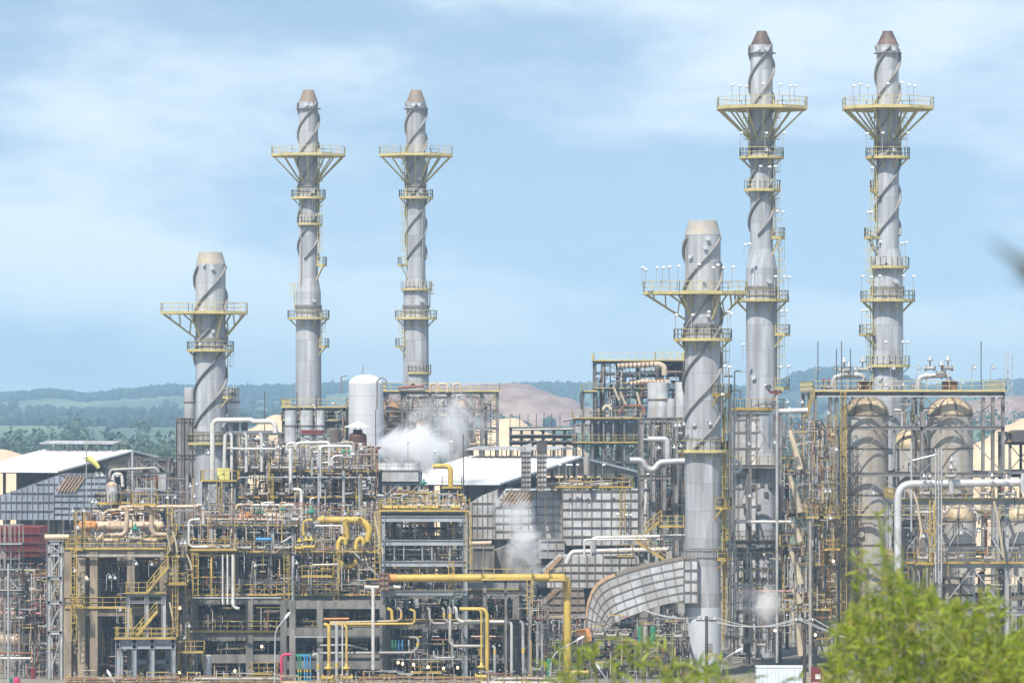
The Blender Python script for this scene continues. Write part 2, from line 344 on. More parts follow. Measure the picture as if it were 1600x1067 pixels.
def vessel_v(cx, half, ytop, ysh, ybot, Y, label, m='silver', md=None, name='vessel', cat='vessel', bands=(), ribs=0, n=28, group=None, legs=0, manway=True, ribm=None):
    c = P(cx, ybot, Y); r = mm(half, Y); zs = P(0, ysh, Y).z; zt = P(0, ytop, Y).z
    t = T(name, label, cat, c, group); base = c.z
    MB().lathe((c.x, c.y, 0), [(r, base), (r, zs)], n).build('shell', m, t)
    if zt > zs + .01: MB().lathe((c.x, c.y, 0), [(r * .998, zs - .005), (r, zs)] + dome(r, zs, zt - zs), n).build('dome', md or m, t)
    for b in bands:
        z = P(0, b, Y).z; MB().lathe((c.x, c.y, 0), [(r + .002, z - .12), (r + .07, z - .1), (r + .07, z + .1), (r + .002, z + .12)], n, cap=False).build('hoop', 'rib', t)
    for i in range(ribs):
        w = 2 * math.pi * (i + .25) / ribs; pts = [Vector((c.x + rr * 1.015 * math.cos(w), c.y + rr * 1.015 * math.sin(w), z + .03)) for rr, z in [(r, zs)] + dome(r, zs, zt - zs)]
        MB().sweep(pts, .13, 4).build('dome_rib', ribm or 'rib', t)
    if manway:
        MB().sweep([(c.x - r * .25, c.y - r * .9, (base + zs) / 2), (c.x - r * .3, c.y - r * 1.12, (base + zs) / 2)], min(.35, r * .3), 10).build('manway', m, t)
    for i in range(legs):
        w = 2 * math.pi * (i + .5) / legs; MB().box((c.x + r * .9 * math.cos(w) - .12, c.y + r * .9 * math.sin(w) - .12, base - 2), (c.x + r * .9 * math.cos(w) + .12, c.y + r * .9 * math.sin(w) + .12, base + .3)).build('leg', 'steel', t)
    return t
def vessel_h(x0, x1, yc, rpx, Y, label, m='tan', name='drum', cat='vessel', group=None, hoops=2, n=18):
    a, b = P(x0, yc, Y), P(x1, yc, Y); r = mm(rpx, Y); L = b.x - a.x; hd = min(r * .6, L * .2)
    t = T(name, label, cat, (a.x + L / 2, Y, a.z - r), group); prof = [(r * math.sin(math.pi / 2 * i / 5) + .001, hd * (1 - math.cos(math.pi / 2 * i / 5))) for i in range(6)]
    prof = prof + [(q, L - z) for q, z in reversed(prof)]
    MB().lathe((a.x, Y, a.z), prof, n, axis='x').build('shell', m, t)
    for u in ((.22, .78) if L > 2 else (.5,)):
        x = a.x + L * u; MB().box((x - .15, Y - r * .8, a.z - r - .55), (x + .15, Y + r * .8, a.z - r * .55)).build('saddle', 'concrete_grey', t)
    for i in range(hoops):
        x = hd + (L - 2 * hd) * (i + .5) / hoops; MB().lathe((a.x, Y, a.z), [(r + .003, x - .1), (r + .06, x - .08), (r + .06, x + .08), (r + .003, x + .1)], n, axis='x', cap=False).build('hoop', m, t)
    x = a.x + L * .4; MB().sweep([(x, Y, a.z + r * .9), (x, Y, a.z + r * 1.35)], r * .25, 8).build('nozzle', m, t)
    return t
def frame(name, label, cat, xs, ys, zp, m='steel', cw=.34, bw=.28, bh=.4, decks=(), rails=(), diag=(), base=0.0, group=None, my='yellow', deckm=None, rowdiag=True, foot=None, skip=(), sides=True, strip=None):
    name = name.replace('_frame', '_framework')
    Y0 = ys[0]; X = [P(x, 0, Y0).x for x in xs]; Z = [P(0, z, Y0).z for z in zp]
    t = T(name, label, cat, ((X[0] + X[-1]) / 2, (ys[0] + ys[-1]) / 2, base), group)
    conc = m.startswith('concrete')
    zt = Z[0]; zb = base if foot is None else P(0, foot, Y0).z
    for i, x in enumerate(X):
        for y in ys:
            if (i, ys.index(y)) in skip: continue
            (MB().box((x - cw / 2, y - cw / 2, zb), (x + cw / 2, y + cw / 2, zt + .03)) if conc else MB().ibeam((x, y, zb), (x, y, zt + .03), cw, cw)).build('column', m, t)
    for k, z in enumerate(Z):
        for y in ys: (MB().box((X[0] - .1, y - bw / 2, z - bh), (X[-1] + .1, y + bw / 2, z)) if conc else MB().ibeam((X[0] - .1, y, z - bh / 2), (X[-1] + .1, y, z - bh / 2), bw, bh)).build('beam', m, t)
        for x in X:
            if len(ys) > 1: MB().box((x - bw * .4, ys[0] + bw * .3, z - bh * .9), (x + bw * .4, ys[-1] - bw * .3, z - .03)).build('beam', m, t)
        if k in decks:
            d = MB().box((X[0] - .35, ys[0] - .55, z + .01), (X[-1] + .35, ys[-1] + .4 if strip is None else ys[0] + strip, z + .1)).build('deck', deckm or ('concrete_grey' if conc else 'steel_dark'), t)
            MB().box((X[0] - .38, ys[0] - .62, z + .0), (X[-1] + .38, ys[0] - .555, z + .12)).build('toe_plate', my, t)
        if k in rails:
            o = .5; pts = [Vector((X[0] - .3, ys[-1], z + .1)), Vector((X[0] - .3, ys[0] - o, z + .1)), Vector((X[-1] + .3, ys[0] - o, z + .1)), Vector((X[-1] + .3, ys[-1], z + .1))]
            MB().rail(pts if sides else pts[1:3]).build('railing', my, t)
    ZZ = Z + [zb]
    for dd in diag:
        i, k, kind = dd[:3]; y = ys[dd[3]] if len(dd) > 3 else ys[0]; y -= .02
        x0, x1, z0, z1 = X[i], X[i + 1], ZZ[k] - bh, ZZ[k + 1]; mid = (x0 + x1) / 2
        seg = {'x': [((x0, z0), (x1, z1)), ((x1, z0), (x0, z1))], '/': [((x1, z0), (x0, z1))], '\\': [((x0, z0), (x1, z1))], '^': [((mid, z0), (x0, z1)), ((mid, z0), (x1, z1))], 'v': [((x0, z0), (mid, z1)), ((x1, z0), (mid, z1))]}[kind]
        for (ax, az), (bx, bz) in seg: MB().beam((ax, y, az), (bx, y, bz), .12, .12).build('brace', m, t); y += .05
    return t
def balcony(x0, x1, yf, Y, dep, label, my='yellow', group=None, post=None, h=1.2):
    a, b = P(x0, yf, Y), P(x1, yf, Y); t = T('access_platform', label, 'platform', ((a.x + b.x) / 2, Y + dep / 2, a.z), group)
    MB().box((a.x, Y, a.z - .14), (b.x, Y + dep, a.z)).build('deck', my, t)
    MB().rail([(a.x + .05, Y + dep, a.z), (a.x + .05, Y + .05, a.z), (b.x - .05, Y + .05, a.z), (b.x - .05, Y + dep, a.z)], h=h, sp=1.0).build('railing', my, t)
    for x in (a.x + .2, b.x - .2): MB().beam((x, Y + .1, a.z - .1), (x, Y + dep, a.z - dep * .8), .12, .12).build('bracket', my, t)
    if post:
        z = P(0, post, Y).z
        for x in (a.x + .3, b.x - .3): MB().ibeam((x, Y + dep * .5, z), (x, Y + dep * .5, a.z - .14), .22, .22).build('leg', 'steel', t)
    return t
def stair(x0, y0, x1, y1, Y, label, w=1.0, my='yellow', group=None):
    a, b = P(x0, y0, Y), P(x1, y1, Y); t = T('stair_flight', label, 'stairs', a, group)
    for s in (0, w): MB().beam(a + Vector((0, s, 0)), b + Vector((0, s, 0)), .08, .32).build('stringer', my, t)
    mb = MB(); k = max(3, int(abs(b.z - a.z) / .24))
    for i in range(k):
        p = a.lerp(b, (i + .5) / k); mb.box((p.x - .14, Y - .02, p.z - .03), (p.x + .14, Y + w + .02, p.z + .02))
    mb.build('treads', 'steel', t)
    for s in (0, w): MB().rail([a + Vector((0, s, .05)), b + Vector((0, s, .05))], h=1.05).build('handrail', my, t)
    return t
# polygon scan helper for stiffener grids
def span(poly, c, axis):
    o = 1 - axis; hit = []
    for i in range(len(poly)):
        a, b = poly[i], poly[(i + 1) % len(poly)]
        if (a[axis] - c) * (b[axis] - c) < 0:
            u = (c - a[axis]) / (b[axis] - a[axis]); hit.append(a[o] + (b[o] - a[o]) * u)
    return (min(hit), max(hit)) if len(hit) >= 2 else None
def ribbed(poly, Y, dep, sx, sy, label, m='clad', rm='rib', name='flue_casing', cat='flue casing', rw=.16, group=None, slope=None, legs=None):
    rw = rw * .6
    w = [P(x, y, Y) for x, y in poly]; cx = sum(p.x for p in w) / len(w); zb = min(p.z for p in w)
    t = T(name, label, cat, (cx, Y + dep / 2, zb), group)
    MB().prism(w, (0, dep, 0)).build('casing', m, t); mb = MB(); e = .09
    x0, x1 = min(p[0] for p in poly), max(p[0] for p in poly); y0, y1 = min(p[1] for p in poly), max(p[1] for p in poly)
    k = max(1, round((x1 - x0) / sx))
    for i in range(k + 1):
        x = x0 + .4 + (x1 - x0 - .8) * i / k; s = span(poly, x, 0)
        if s: a, b = P(x, s[0], Y), P(x, s[1], Y); mb.beam(a + Vector((0, -e, .08)), b + Vector((0, -e, 0)), rw, .2); mb.beam(a + Vector((0, -.1, .06)), a + Vector((0, dep, .06)), rw, .14)
    k = max(1, round((y1 - y0) / sy))
    for i in range(k + 1):
        y = y0 + .4 + (y1 - y0 - .8) * i / k; s = span(poly, y, 1)
        if s: a, b = P(s[0], y, Y), P(s[1], y, Y); mb.beam(a + Vector((0, -e - .01, 0)), b + Vector((0, -e - .01, 0)), .2, rw)
    mb.build('stiffener_grid', rm, t)
    if legs:
        for x in legs: p = P(x, 0, Y); MB().box((p.x - .25, Y + dep * .2, 0), (p.x + .25, Y + dep * .2 + .5, zb + .5)).build('leg', 'steel', t)
    if slope:                                      # pale rusty bars lying up a sloping face: (bottom-left, top-left, top-right px of the slope), count
        (ax, ay), (bx, by), (cxx, cy), (dx, dy), k = slope
        for i in range(k):
            u = (i + .5) / k; p = P(ax + (dx - ax) * u, ay + (dy - ay) * u, Y - .22); q = P(bx + (cxx - bx) * u, by + (cy - by) * u, Y - .22)
            MB().beam(p, q, .13, .16).build('slope_bar', 'rib_rust', t)
    return t
# ---------------------------------------------------------------- ground, hills, far woods
def sm(a, b, x):
    u = max(0, min(1, (x - a) / (b - a))); return u * u * (3 - 2 * u)
RIDGE = [(-900, 612), (0, 613), (40, 611), (80, 607), (135, 615), (185, 609), (260, 602), (330, 604), (430, 602), (500, 600), (560, 594), (640, 603), (760, 606), (830, 598), (900, 597), (1000, 600), (1130, 604), (1210, 602), (1245, 583), (1290, 575), (1340, 576), (1410, 587), (1445, 602), (1500, 601), (1540, 596), (1620, 592), (2500, 600)]
def ridge(px):
    for (a, ya), (b, yb) in zip(RIDGE, RIDGE[1:]):
        if a <= px <= b: return ya + (yb - ya) * (px - a) / (b - a)
    return 606
from mathutils import noise as mnoise
def gz(x, Y):
    if Y < 1000:
        return 24.3 * (1 - sm(20, 350, Y))
    px = 800 + F * x / Y; zr = 30 + (640 - ridge(px)) / F * 5500
    b = 5 * sm(1000, 1500, Y) + 12 * sm(1300, 3000, Y) + 12 * sm(2600, 4600, Y)
    n = mnoise.noise(Vector((x / 260, Y / 420, 3))) * 4.5 * sm(1200, 2400, Y) + mnoise.noise(Vector((x / 90, Y / 160, 8))) * 1.5 * sm(1400, 2600, Y)
    b = b + n; k = sm(4300, 5500, Y) * (1 - .7 * sm(5600, 8800, Y))
    return b * (1 - k) + (zr - 6 + n * .5) * k
def sheet(name, rows, m, nu=150, half=.24):
    vs, fs = [], []
    for Y in rows:
        w = max(260, half * Y * 1.0) if Y < 1000 else half * Y + 20
        for i in range(nu + 1): x = (2 * i / nu - 1) * w; vs.append((x, Y, gz(x, Y)))
    for r in range(len(rows) - 1):
        for i in range(nu): a = r * (nu + 1) + i; fs.append((a, a + 1, a + nu + 2, a + nu + 1))
    mb = MB(); mb.raw(vs, fs, True); return mb.build(name, m, base=(0, 0, 0))
def landmat(name, kind):
    m = bpy.data.materials.new(name); m.use_nodes = True; t = m.node_tree; b = t.nodes['Principled BSDF']; L = t.links.new
    g = t.nodes.new('ShaderNodeTexCoord')
    def nzr(sc, st, stops, det=6, rg=.6):
        mpn = t.nodes.new('ShaderNodeMapping'); mpn.inputs['Scale'].default_value = (sc, sc * st, sc); L(g.outputs['Object'], mpn.inputs[0])
        z = t.nodes.new('ShaderNodeTexNoise'); z.inputs['Scale'].default_value = 1; z.inputs['Detail'].default_value = det; z.inputs['Roughness'].default_value = rg; L(mpn.outputs[0], z.inputs['Vector'])
        r = t.nodes.new('ShaderNodeValToRGB'); e = r.color_ramp.elements
        while len(e) < len(stops): e.new(.5)
        for q, (p, c) in zip(e, stops): q.position = p; q.color = (*c, 1)
        L(z.outputs[0], r.inputs[0]); return r.outputs[0]
    if kind == 'hills':
        c = nzr(.0045, .28, [(.34, (.032, .055, .05)), (.45, (.05, .085, .06)), (.53, (.10, .15, .085)), (.62, (.17, .22, .12)), (.70, (.30, .26, .18))])
    elif kind == 'quarry':
        c = nzr(.035, .35, [(.34, (.19, .10, .07)), (.5, (.33, .19, .13)), (.6, (.44, .31, .23))], 10, .75)
    else:
        c = nzr(.06, 1, [(.3, (.16, .145, .12)), (.6, (.27, .25, .215)), (.75, (.20, .19, .17))])
    L(c, b.inputs['Base Color']); b.inputs['Roughness'].default_value = .95; M[name] = m
landmat('hill_land', 'hills'); landmat('quarry_land', 'quarry'); landmat('yard_land', 'yard')
setp(sheet('ground', [-60, -20, 10, 40, 70, 100, 140, 180, 220, 260, 300, 350, 420, 520, 640, 760, 880, 1000], 'yard_land', 80, .6), kind='structure')
rows = [1000 * 6.2 ** (i / 140) for i in range(141)]
setp(sheet('hills', rows, 'hill_land', 260), kind='structure')
# bare brown hillside, much nearer than the blue ridge
def bump(name, pts, Y, dep, m, z0=0, rough=1.2):
    mb = MB(); nx, ny = 90, 40; vs, fs = [], []; ye = HZ + (H - z0) * F / Y; pts = [(pts[0][0] - 140, ye)] + pts + [(pts[-1][0] + 140, ye)]; a, b = pts[0][0], pts[-1][0]
    for j in range(ny + 1):
        v = j / ny
        for i in range(nx + 1):
            px = a + (b - a) * i / nx
            for (p, yp), (q, yq) in zip(pts, pts[1:]):
                if p <= px <= q: u = (px - p) / (q - p); u = u * u * (3 - 2 * u); py = yp + (yq - yp) * u; break
            z = P(0, py, Y).z; yy = Y + (v - .5) * dep; k = math.sin(math.pi * v) ** .8; x = (px - 800) / F * Y
            vs.append((x, yy, z0 + (z - z0) * k + mnoise.noise(Vector((x / 22 * 1.0, yy / 40, 1))) * rough * k + mnoise.noise(Vector((x / 6, yy / 14, 4))) * rough * .4 * k))
    for j in range(ny):
        for i in range(nx): c = j * (nx + 1) + i; fs.append((c, c + 1, c + nx + 2, c + nx + 1))
    return mb.raw(vs, fs, True).build(name, m)
setp(bump('quarry_hill', [(560, 650), (640, 606), (740, 602), (780, 600), (820, 603), (850, 611), (880, 621), (930, 640), (1000, 660)], 3300, 600, 'quarry_land', 10, 2.5), kind='structure')
setp(bump('quarry_hill', [(1450, 660), (1500, 632), (1560, 620), (1640, 616), (1750, 650)], 3100, 500, 'quarry_land', 10, 2.5), kind='structure')
mat('stockpile', (.56, .43, .30), .95, var=.12, scale=.15, rust=.2, rustcol=(.42, .31, .21), rust_scale=.05)
for pts, Y, lab in (([(-120, 790), (-60, 735), (0, 702), (45, 712), (90, 740), (130, 775)], 800, 'pale tan stockpile heap seen between the posts of the open shed beside the windsock'),
                    ([(330, 715), (385, 672), (430, 650), (480, 656), (540, 690), (600, 720)], 780, 'pale tan stockpile heap behind the white domed tank and its piping'),
                    ([(690, 730), (745, 668), (775, 654), (800, 652), (850, 676), (900, 700)], 760, 'pale tan stockpile heap behind the air cooler bank under the brown quarry hill'),
                    ([(1480, 740), (1530, 690), (1575, 663), (1600, 653), (1660, 650), (1740, 720)], 800, 'pale tan stockpile heap behind the silo frame by the lattice mast')):
    setp(bump('stockpile', pts, Y, 60, 'stockpile', 0, .5), lab, 'stockpile', )
mat('far_leaf', (.028, .05, .046), .9, var=.5, scale=.05, tint=0); mat('tree_leaf', (.055, .085, .038), .8, var=.5, scale=.12, tint=0)
rg = random.Random(5)
ICO = [(0, 0, 1), (.894, 0, .447), (.276, .851, .447), (-.724, .526, .447), (-.724, -.526, .447), (.276, -.851, .447), (.724, .526, -.447), (-.276, .851, -.447), (-.894, 0, -.447), (-.276, -.851, -.447), (.724, -.526, -.447), (0, 0, -1)]
ICF = [(0, 1, 2), (0, 2, 3), (0, 3, 4), (0, 4, 5), (0, 5, 1), (1, 6, 2), (2, 7, 3), (3, 8, 4), (4, 9, 5), (5, 10, 1), (6, 7, 2), (7, 8, 3), (8, 9, 4), (9, 10, 5), (10, 6, 1), (11, 7, 6), (11, 8, 7), (11, 9, 8), (11, 10, 9), (11, 6, 10)]
mb = MB()
def blob(x, y, z, s, hh):
    mb.raw([(x + vx * s * rg.uniform(.7, 1.25), y + vy * s, z + hh * .5 + vz * hh * .6 * rg.uniform(.75, 1.25)) for vx, vy, vz in ICO], ICF)
for i in range(9000):
    Y = rg.uniform(2700, 5900) if i % 3 else rg.uniform(5000, 5700); x = rg.uniform(-.13, .13) * Y
    n = mnoise.noise(Vector((x / 170, Y / 420, 11))) + .5 * mnoise.noise(Vector((x / 60, Y / 130, 2)))
    if Y < 5000 and n < .12: continue
    blob(x, Y, gz(x, Y) - 1, rg.uniform(3, 6), rg.uniform(4, 9))
setp(mb.build('woodland', 'far_leaf'), kind='stuff')
mb = MB()                                           # nearer belt of mixed trees behind the plant: crowns of many small leaf clumps
for i in range(1100):
    Y = rg.uniform(1050, 1500) if i < 420 else rg.uniform(1500, 2900); x = rg.uniform(-.135, .135) * Y; px = 800 + F * x / Y
    if Y > 1500 and mnoise.noise(Vector((x / 150, Y / 260, 21))) < .05: continue
    hgt = rg.uniform(8, 15); z = gz(x, Y); cz = z + hgt * .5; rx = hgt * rg.uniform(.35, .6)
    lob = [(x + rg.gauss(0, rx * .5), Y + rg.gauss(0, rx * .5), cz + rg.uniform(-.4, .35) * hgt, rx * rg.uniform(.4, .7)) for _ in range(6)]
    for lx, ly, lz, lr in lob:
        for _ in range(42 if Y < 1500 else 16):
            d = Vector((rg.gauss(0, 1), rg.gauss(0, 1), rg.gauss(0, 1))).normalized() * lr * rg.uniform(.6, 1.05); c = Vector((lx, ly, lz)) + d
            a = Vector((rg.gauss(0, 1), rg.gauss(0, 1), rg.gauss(0, 1))).normalized() * rg.uniform(.3, .8) * (1 if Y < 1500 else 1.9); b = a.orthogonal().normalized() * rg.uniform(.3, .8) * (1 if Y < 1500 else 1.7)
            mb.raw([c - a, c - b, c + a, c + b], [(0, 1, 2, 3)])
    mb.beam((x, Y, z - .3), (x, Y, cz), .5)
setp(mb.build('tree_belt', 'tree_leaf'), kind='stuff')

# ---------------------------------------------------------------- chimney stacks
def stack(label, cx, Y, prof, ncap, capm, bands, bodym='stack_grey', low=None, group=None):
    # prof: (photo row, half width) from the rim down; the first «ncap» rows form the separate tapered tip
    c = P(cx, 0, Y); t = T('chimney_stack', label, 'chimney', (c.x, Y, 0), group); pr = [(mm(h, Y), P(0, y, Y).z) for y, h in prof]
    pr[-1] = (pr[-1][0], 0)
    tip = list(reversed(pr[:ncap])); r0, z0 = tip[-1]
    MB().lathe((c.x, Y, 0), tip + [(r0 - .12, z0), (r0 - .14, z0 - 1.0)], 32).build('tip', capm, t)
    body = pr[ncap - 1:]
    if low:
        zl = P(0, low, Y).z; bb = [p for p in body if p[1] > zl]; MB().lathe((c.x, Y, 0), list(reversed(bb + [(bb[-1][0], zl)])), 36).build('shell', bodym, t)
        MB().lathe((c.x, Y, 0), [(bb[-1][0] + .015, 0), (bb[-1][0] + .015, zl)], 36).build('painted_base', 'stack_paint', t)
    else: MB().lathe((c.x, Y, 0), list(reversed(body)), 36).build('shell', bodym, t)
    def rz(z):
        for (ra, za), (rb, zb) in zip(pr, pr[1:]):
            if zb <= z <= za: return ra + (rb - ra) * (za - z) / max(1e-6, za - zb)
        return pr[-1][0]
    for b in bands:
        z = P(0, b, Y).z; r = rz(z); f = MB().lathe((c.x, Y, 0), [(r - .02, z - .18), (r + .16, z - .18), (r + .16, z - .02), (r - .02, z - .02)], 36, smooth=False, cap=False)
        f.lathe((c.x, Y, 0), [(r - .02, z + .02), (r + .16, z + .02), (r + .16, z + .18), (r - .02, z + .18)], 36, smooth=False, cap=False); f.build('flange', 'strake', t)
        for i in range(32):
            w = 2 * math.pi * i / 32; pass
        g = MB()
        for i in range(36):
            w = 2 * math.pi * i / 36; p = Vector((c.x + (r + .09) * math.cos(w), Y + (r + .09) * math.sin(w), z)); g.box(p - Vector((.04, .04, .9)), p + Vector((.04, .04, .24)))
        g.lathe((c.x, Y, 0), [(r - .02, z - .95), (r + .15, z - .95), (r + .15, z - .88), (r - .02, z - .88)], 36, smooth=False, cap=False)
        g.build('bolting_gussets', 'strake', t)
    return t, Vector((c.x, Y, 0)), rz
def nozz(t, c, rz, px, py, Y, d=.5):
    p = P(px, py, Y); r = rz(p.z); dx = p.x - c.x; dy = -math.sqrt(max(.01, r * r - dx * dx)); a = Vector((p.x, c.y + dy, p.z)); dd = Vector((dx, dy, 0)).normalized()
    MB().sweep([a - dd * .1, a + dd * .3], d * .36, 12).sweep([a + dd * .26, a + dd * .36], d * .48, 12).build('nozzle', 'stack_paint', t)
def zz(py, Y): return P(0, py, Y).z
def m_(px, Y): return px * Y / F
# near chimney
Y = 505; NEAR = stack('broad pale grey chimney joined by the sloping ribbed duct, wide tan stained tip', 1098, Y, [(345, 22), (367, 28), (1067, 27.5)], 2, 'cap_grey', [508, 857], low=948)
t, c, rz = NEAR
strakes(t, c, rz, zz(705, Y), zz(372, Y), 15, 235, hgt=.34)
polyring(t, c, zz(457, Y), rz(zz(457, Y)), m_(93, Y), m_(69, Y), 3.6, 3.1, lattice=True)
ring(t, c, zz(530, Y), rz(30), m_(46, Y)); ring(t, c, zz(704, Y), rz(30), m_(40, Y)); MB().lathe((c.x, c.y, 0), [(rz(30) - .02, zz(686, Y)), (rz(30) + .18, zz(686, Y)), (rz(30) + .18, zz(683, Y)), (rz(30) - .02, zz(683, Y))], 36, smooth=False, cap=False).build('flange', 'strake', t)
for a0, z in ((-60, 616), (-50, 792), (-40, 872)): ring(t, c, zz(z, Y), rz(30), rz(30) + 1.3, a0, a0 + 75, my='yellow')
for y0, y1 in ((612, 532), (702, 618), (790, 706), (870, 794), (1000, 874)): ladder(t, c, rz(30), -8, zz(y0, Y), zz(y1, Y) + 1, 'yellow')
for px, py in ((1104, 374), (1104, 493), (1082, 492), (1080, 402), (1100, 388)): nozz(t, c, rz, px, py, Y)
# left chimney
Y = 585; t, c, rz = stack('short grey chimney beside the open shed, flat grey tip and long side gallery', 329, Y, [(394, 18), (413, 23.5), (1000, 23.5)], 2, 'cap_grey', [530, 676])
strakes(t, c, rz, zz(668, Y), zz(417, Y), 15, 200, hgt=.34)
polyring(t, c, zz(488, Y), rz(30), m_(77, Y), m_(57, Y), 3.6, 3.4, lattice=True)
ring(t, c, zz(547, Y), rz(30), m_(37, Y)); ring(t, c, zz(692, Y), rz(30), m_(36, Y)); ring(t, c, zz(620, Y), rz(30), rz(30) + 1.3, -40, 30)
ladder(t, c, rz(30), 5, zz(596, Y), zz(549, Y) + 1)
for px, py in ((333, 420), (334, 518), (316, 538), (321, 414)): nozz(t, c, rz, px, py, Y)
# far twin stacks
for cx, lab, side in ((482, 'slender tall grey stack with tan tip, left of the white domed tank', 1), (650, 'slender tall grey stack with tan tip, right of the white domed tank', -1)):
    Y = 665; t, c, rz = stack(lab, cx, Y, [(141, 8), (144, 9.2), (160, 15), (425, 14.8), (434, 15), (456, 19.3), (630, 20.3), (960, 20.3)], 3, 'cap_tan', [290, 479], 'stack_worn', group=None)
    strakes(t, c, rz, zz(405, Y), zz(161, Y), 12.5, 250 if side > 0 else 215, hgt=.32)
    polyring(t, c, zz(242.5, Y), rz(zz(242, Y)), m_(57, Y), m_(57, Y), 4.5, 4.2)
    ring(t, c, zz(309, Y), rz(zz(309, Y)), m_(27, Y)); ring(t, c, zz(497, Y), rz(zz(497, Y)), m_(33, Y))
    if side > 0: ring(t, c, zz(350, Y), rz(zz(350, Y)), m_(22, Y), 225, 360)
    else: ring(t, c, zz(452, Y), rz(zz(456, Y)), m_(25, Y), 200, 360); ring(t, c, zz(582, Y), rz(30), m_(24, Y), 240, 360)
    b = 180 if side < 0 else 0
    ring(t, c, zz(414, Y), rz(zz(414, Y)), m_(29, Y), b - 35, b + 35, drop=2.2, nb=10); ring(t, c, zz(541, Y), rz(30), m_(33, Y), b - 35, b + 35)
    for y0, y1 in ((412, 311), (540, 499), (305, 245)): ladder(t, c, rz(zz((y0 + y1) / 2, Y)), b - 25 * side, zz(y0, Y), zz(y1, Y) + 1)
    ladder(t, c, rz(zz(470, Y)), 180 - b + 12, zz(480, Y), zz(442, Y)); 
    MB().tube([c + Vector((side * (rz(50) + .3) * -.6, -rz(50) * .9, zz(640, Y))), c + Vector((side * (rz(50) + .3) * -.6, -rz(50) * .9, zz(312, Y)))], .09, 6).build('conduit', 'grey_pipe', t)
    for px, py in ((cx + 4, 165), (cx + 5, 280), (cx + 6, 300), (cx + 8, 470), (cx - 3, 165)): nozz(t, c, rz, px, py, Y, .6)
    MB().lathe((c.x, c.y, 0), [(rz(zz(170, Y)) - .02, zz(171, Y)), (rz(zz(170, Y)) + .45, zz(171, Y)), (rz(zz(170, Y)) + .45, zz(170, Y)), (rz(zz(170, Y)) - .02, zz(170, Y))], 24, smooth=False, cap=False).build('lifting_rail', 'steel', t)
# right twin stacks
for cx, lab, side in ((1190, 'tallest grey stack with brown conical tip, rising behind the broad chimney', 1), (1387, 'tallest grey stack with brown conical tip, rising behind the domed silos', -1)):
    Y = 545; t, c, rz = stack(lab, cx, Y, [(49, 7.5), (52, 8.5), (71, 17.3), (376, 17.8), (388, 18), (419, 24.2), (640, 24.5), (1020, 24.5)], 3, 'cap_brown', [225, 450], 'stack_blue')
    strakes(t, c, rz, zz(368, Y), zz(72, Y), 12.5, 250 if side > 0 else 215, hgt=.32)
    polyring(t, c, zz(169, Y), rz(zz(169, Y)), m_(69, Y), m_(70, Y), 5, 4.0)
    ring(t, c, zz(246, Y), rz(zz(246, Y)), m_(35, Y)); ring(t, c, zz(469, Y), rz(zz(469, Y)), m_(43, Y))
    b = 180 if side < 0 else 0
    if side > 0: ring(t, c, zz(297, Y), rz(zz(297, Y)), m_(30, Y), 200, 370); ring(t, c, zz(606, Y), rz(30), m_(44, Y), -40, 40)
    else: ring(t, c, zz(417, Y), rz(zz(419, Y)), m_(34, Y), 215, 370); ring(t, c, zz(571, Y), rz(30), m_(35, Y), 190, 350); ring(t, c, zz(297, Y), rz(zz(297, Y)), m_(28, Y), 150, 210)
    ring(t, c, zz(371, Y), rz(zz(371, Y)), m_(37, Y), b - 38, b + 38, drop=2.4); ring(t, c, zz(522, Y), rz(30), m_(45, Y), b - 38, b + 38)
    for y0, y1 in ((370, 299), (295, 248), (244, 171), (466, 373), (520, 471), (600, 524)): ladder(t, c, rz(zz((y0 + y1) / 2 + 20, Y)), b - 20 * side, zz(y0, Y), zz(y1, Y) + 1)
    ladder(t, c, rz(zz(215, Y)), 180 - b + 15 * side, zz(244, Y), zz(190, Y) + 1)
    for px, py in ((cx + 6, 78), (cx + 6, 213), (cx + 7, 235), (cx + 9, 440), (cx - 6, 78), (cx - 12, 590)): nozz(t, c, rz, px, py, Y, .6)
    MB().tube([c + Vector((-.8, -rz(50) * .93, zz(610, Y))), c + Vector((-.8, -rz(50) * .93, zz(420, Y))), ], .09, 6).build('conduit', 'grey_pipe', t)
    MB().lathe((c.x, c.y, 0), [(rz(zz(84, Y)) - .02, zz(84, Y)), (rz(zz(84, Y)) + .4, zz(84, Y)), (rz(zz(84, Y)) + .4, zz(83, Y)), (rz(zz(84, Y)) - .02, zz(83, Y))], 24, smooth=False, cap=False).build('lifting_rail', 'steel', t)
# ================================================================ right: silo frame, heaters, manifold deck
frame('silo_frame', 'tall open steel frame with diagonal braces round the four domed silos', 'steel frame', [1274, 1318, 1440, 1567], [519, 530, 541], [612, 666, 738.5, 806, 880, 950], 'steel', cw=.42, bw=.24, bh=.42,
      decks=(0,), strip=.5, rails=(0, 3), diag=[(1, 0, 'v'), (1, 1, '^'), (1, 2, '^'), (1, 4, '^'), (2, 0, 'v'), (2, 1, '^'), (2, 2, '^'), (0, 1, '/'), (0, 2, '/'), (0, 3, '/')], my='yellow_pale')
SL = 'domed grey silo with brown stained crown, '
vessel_v(1353, 35, 620, 647, 1020, 522.6, SL + 'front one nearer the broad chimney', 'silo', 'silo_dome', 'silo', 'silo', bands=(648, 666, 700, 738, 772, 806, 850), ribs=8)
vessel_v(1484.5, 36, 621, 648, 1020, 522.6, SL + 'front one nearer the lattice mast', 'silo', 'silo_dome', 'silo', 'silo', bands=(648, 666, 700, 738, 772, 806, 850), ribs=8)
vessel_v(1290, 29, 669, 698, 1020, 532.5, SL + 'shorter one behind the yellow ladder shaft', 'silo', 'silo_dome', 'silo', 'silo', bands=(699, 738, 780, 820), ribs=8)
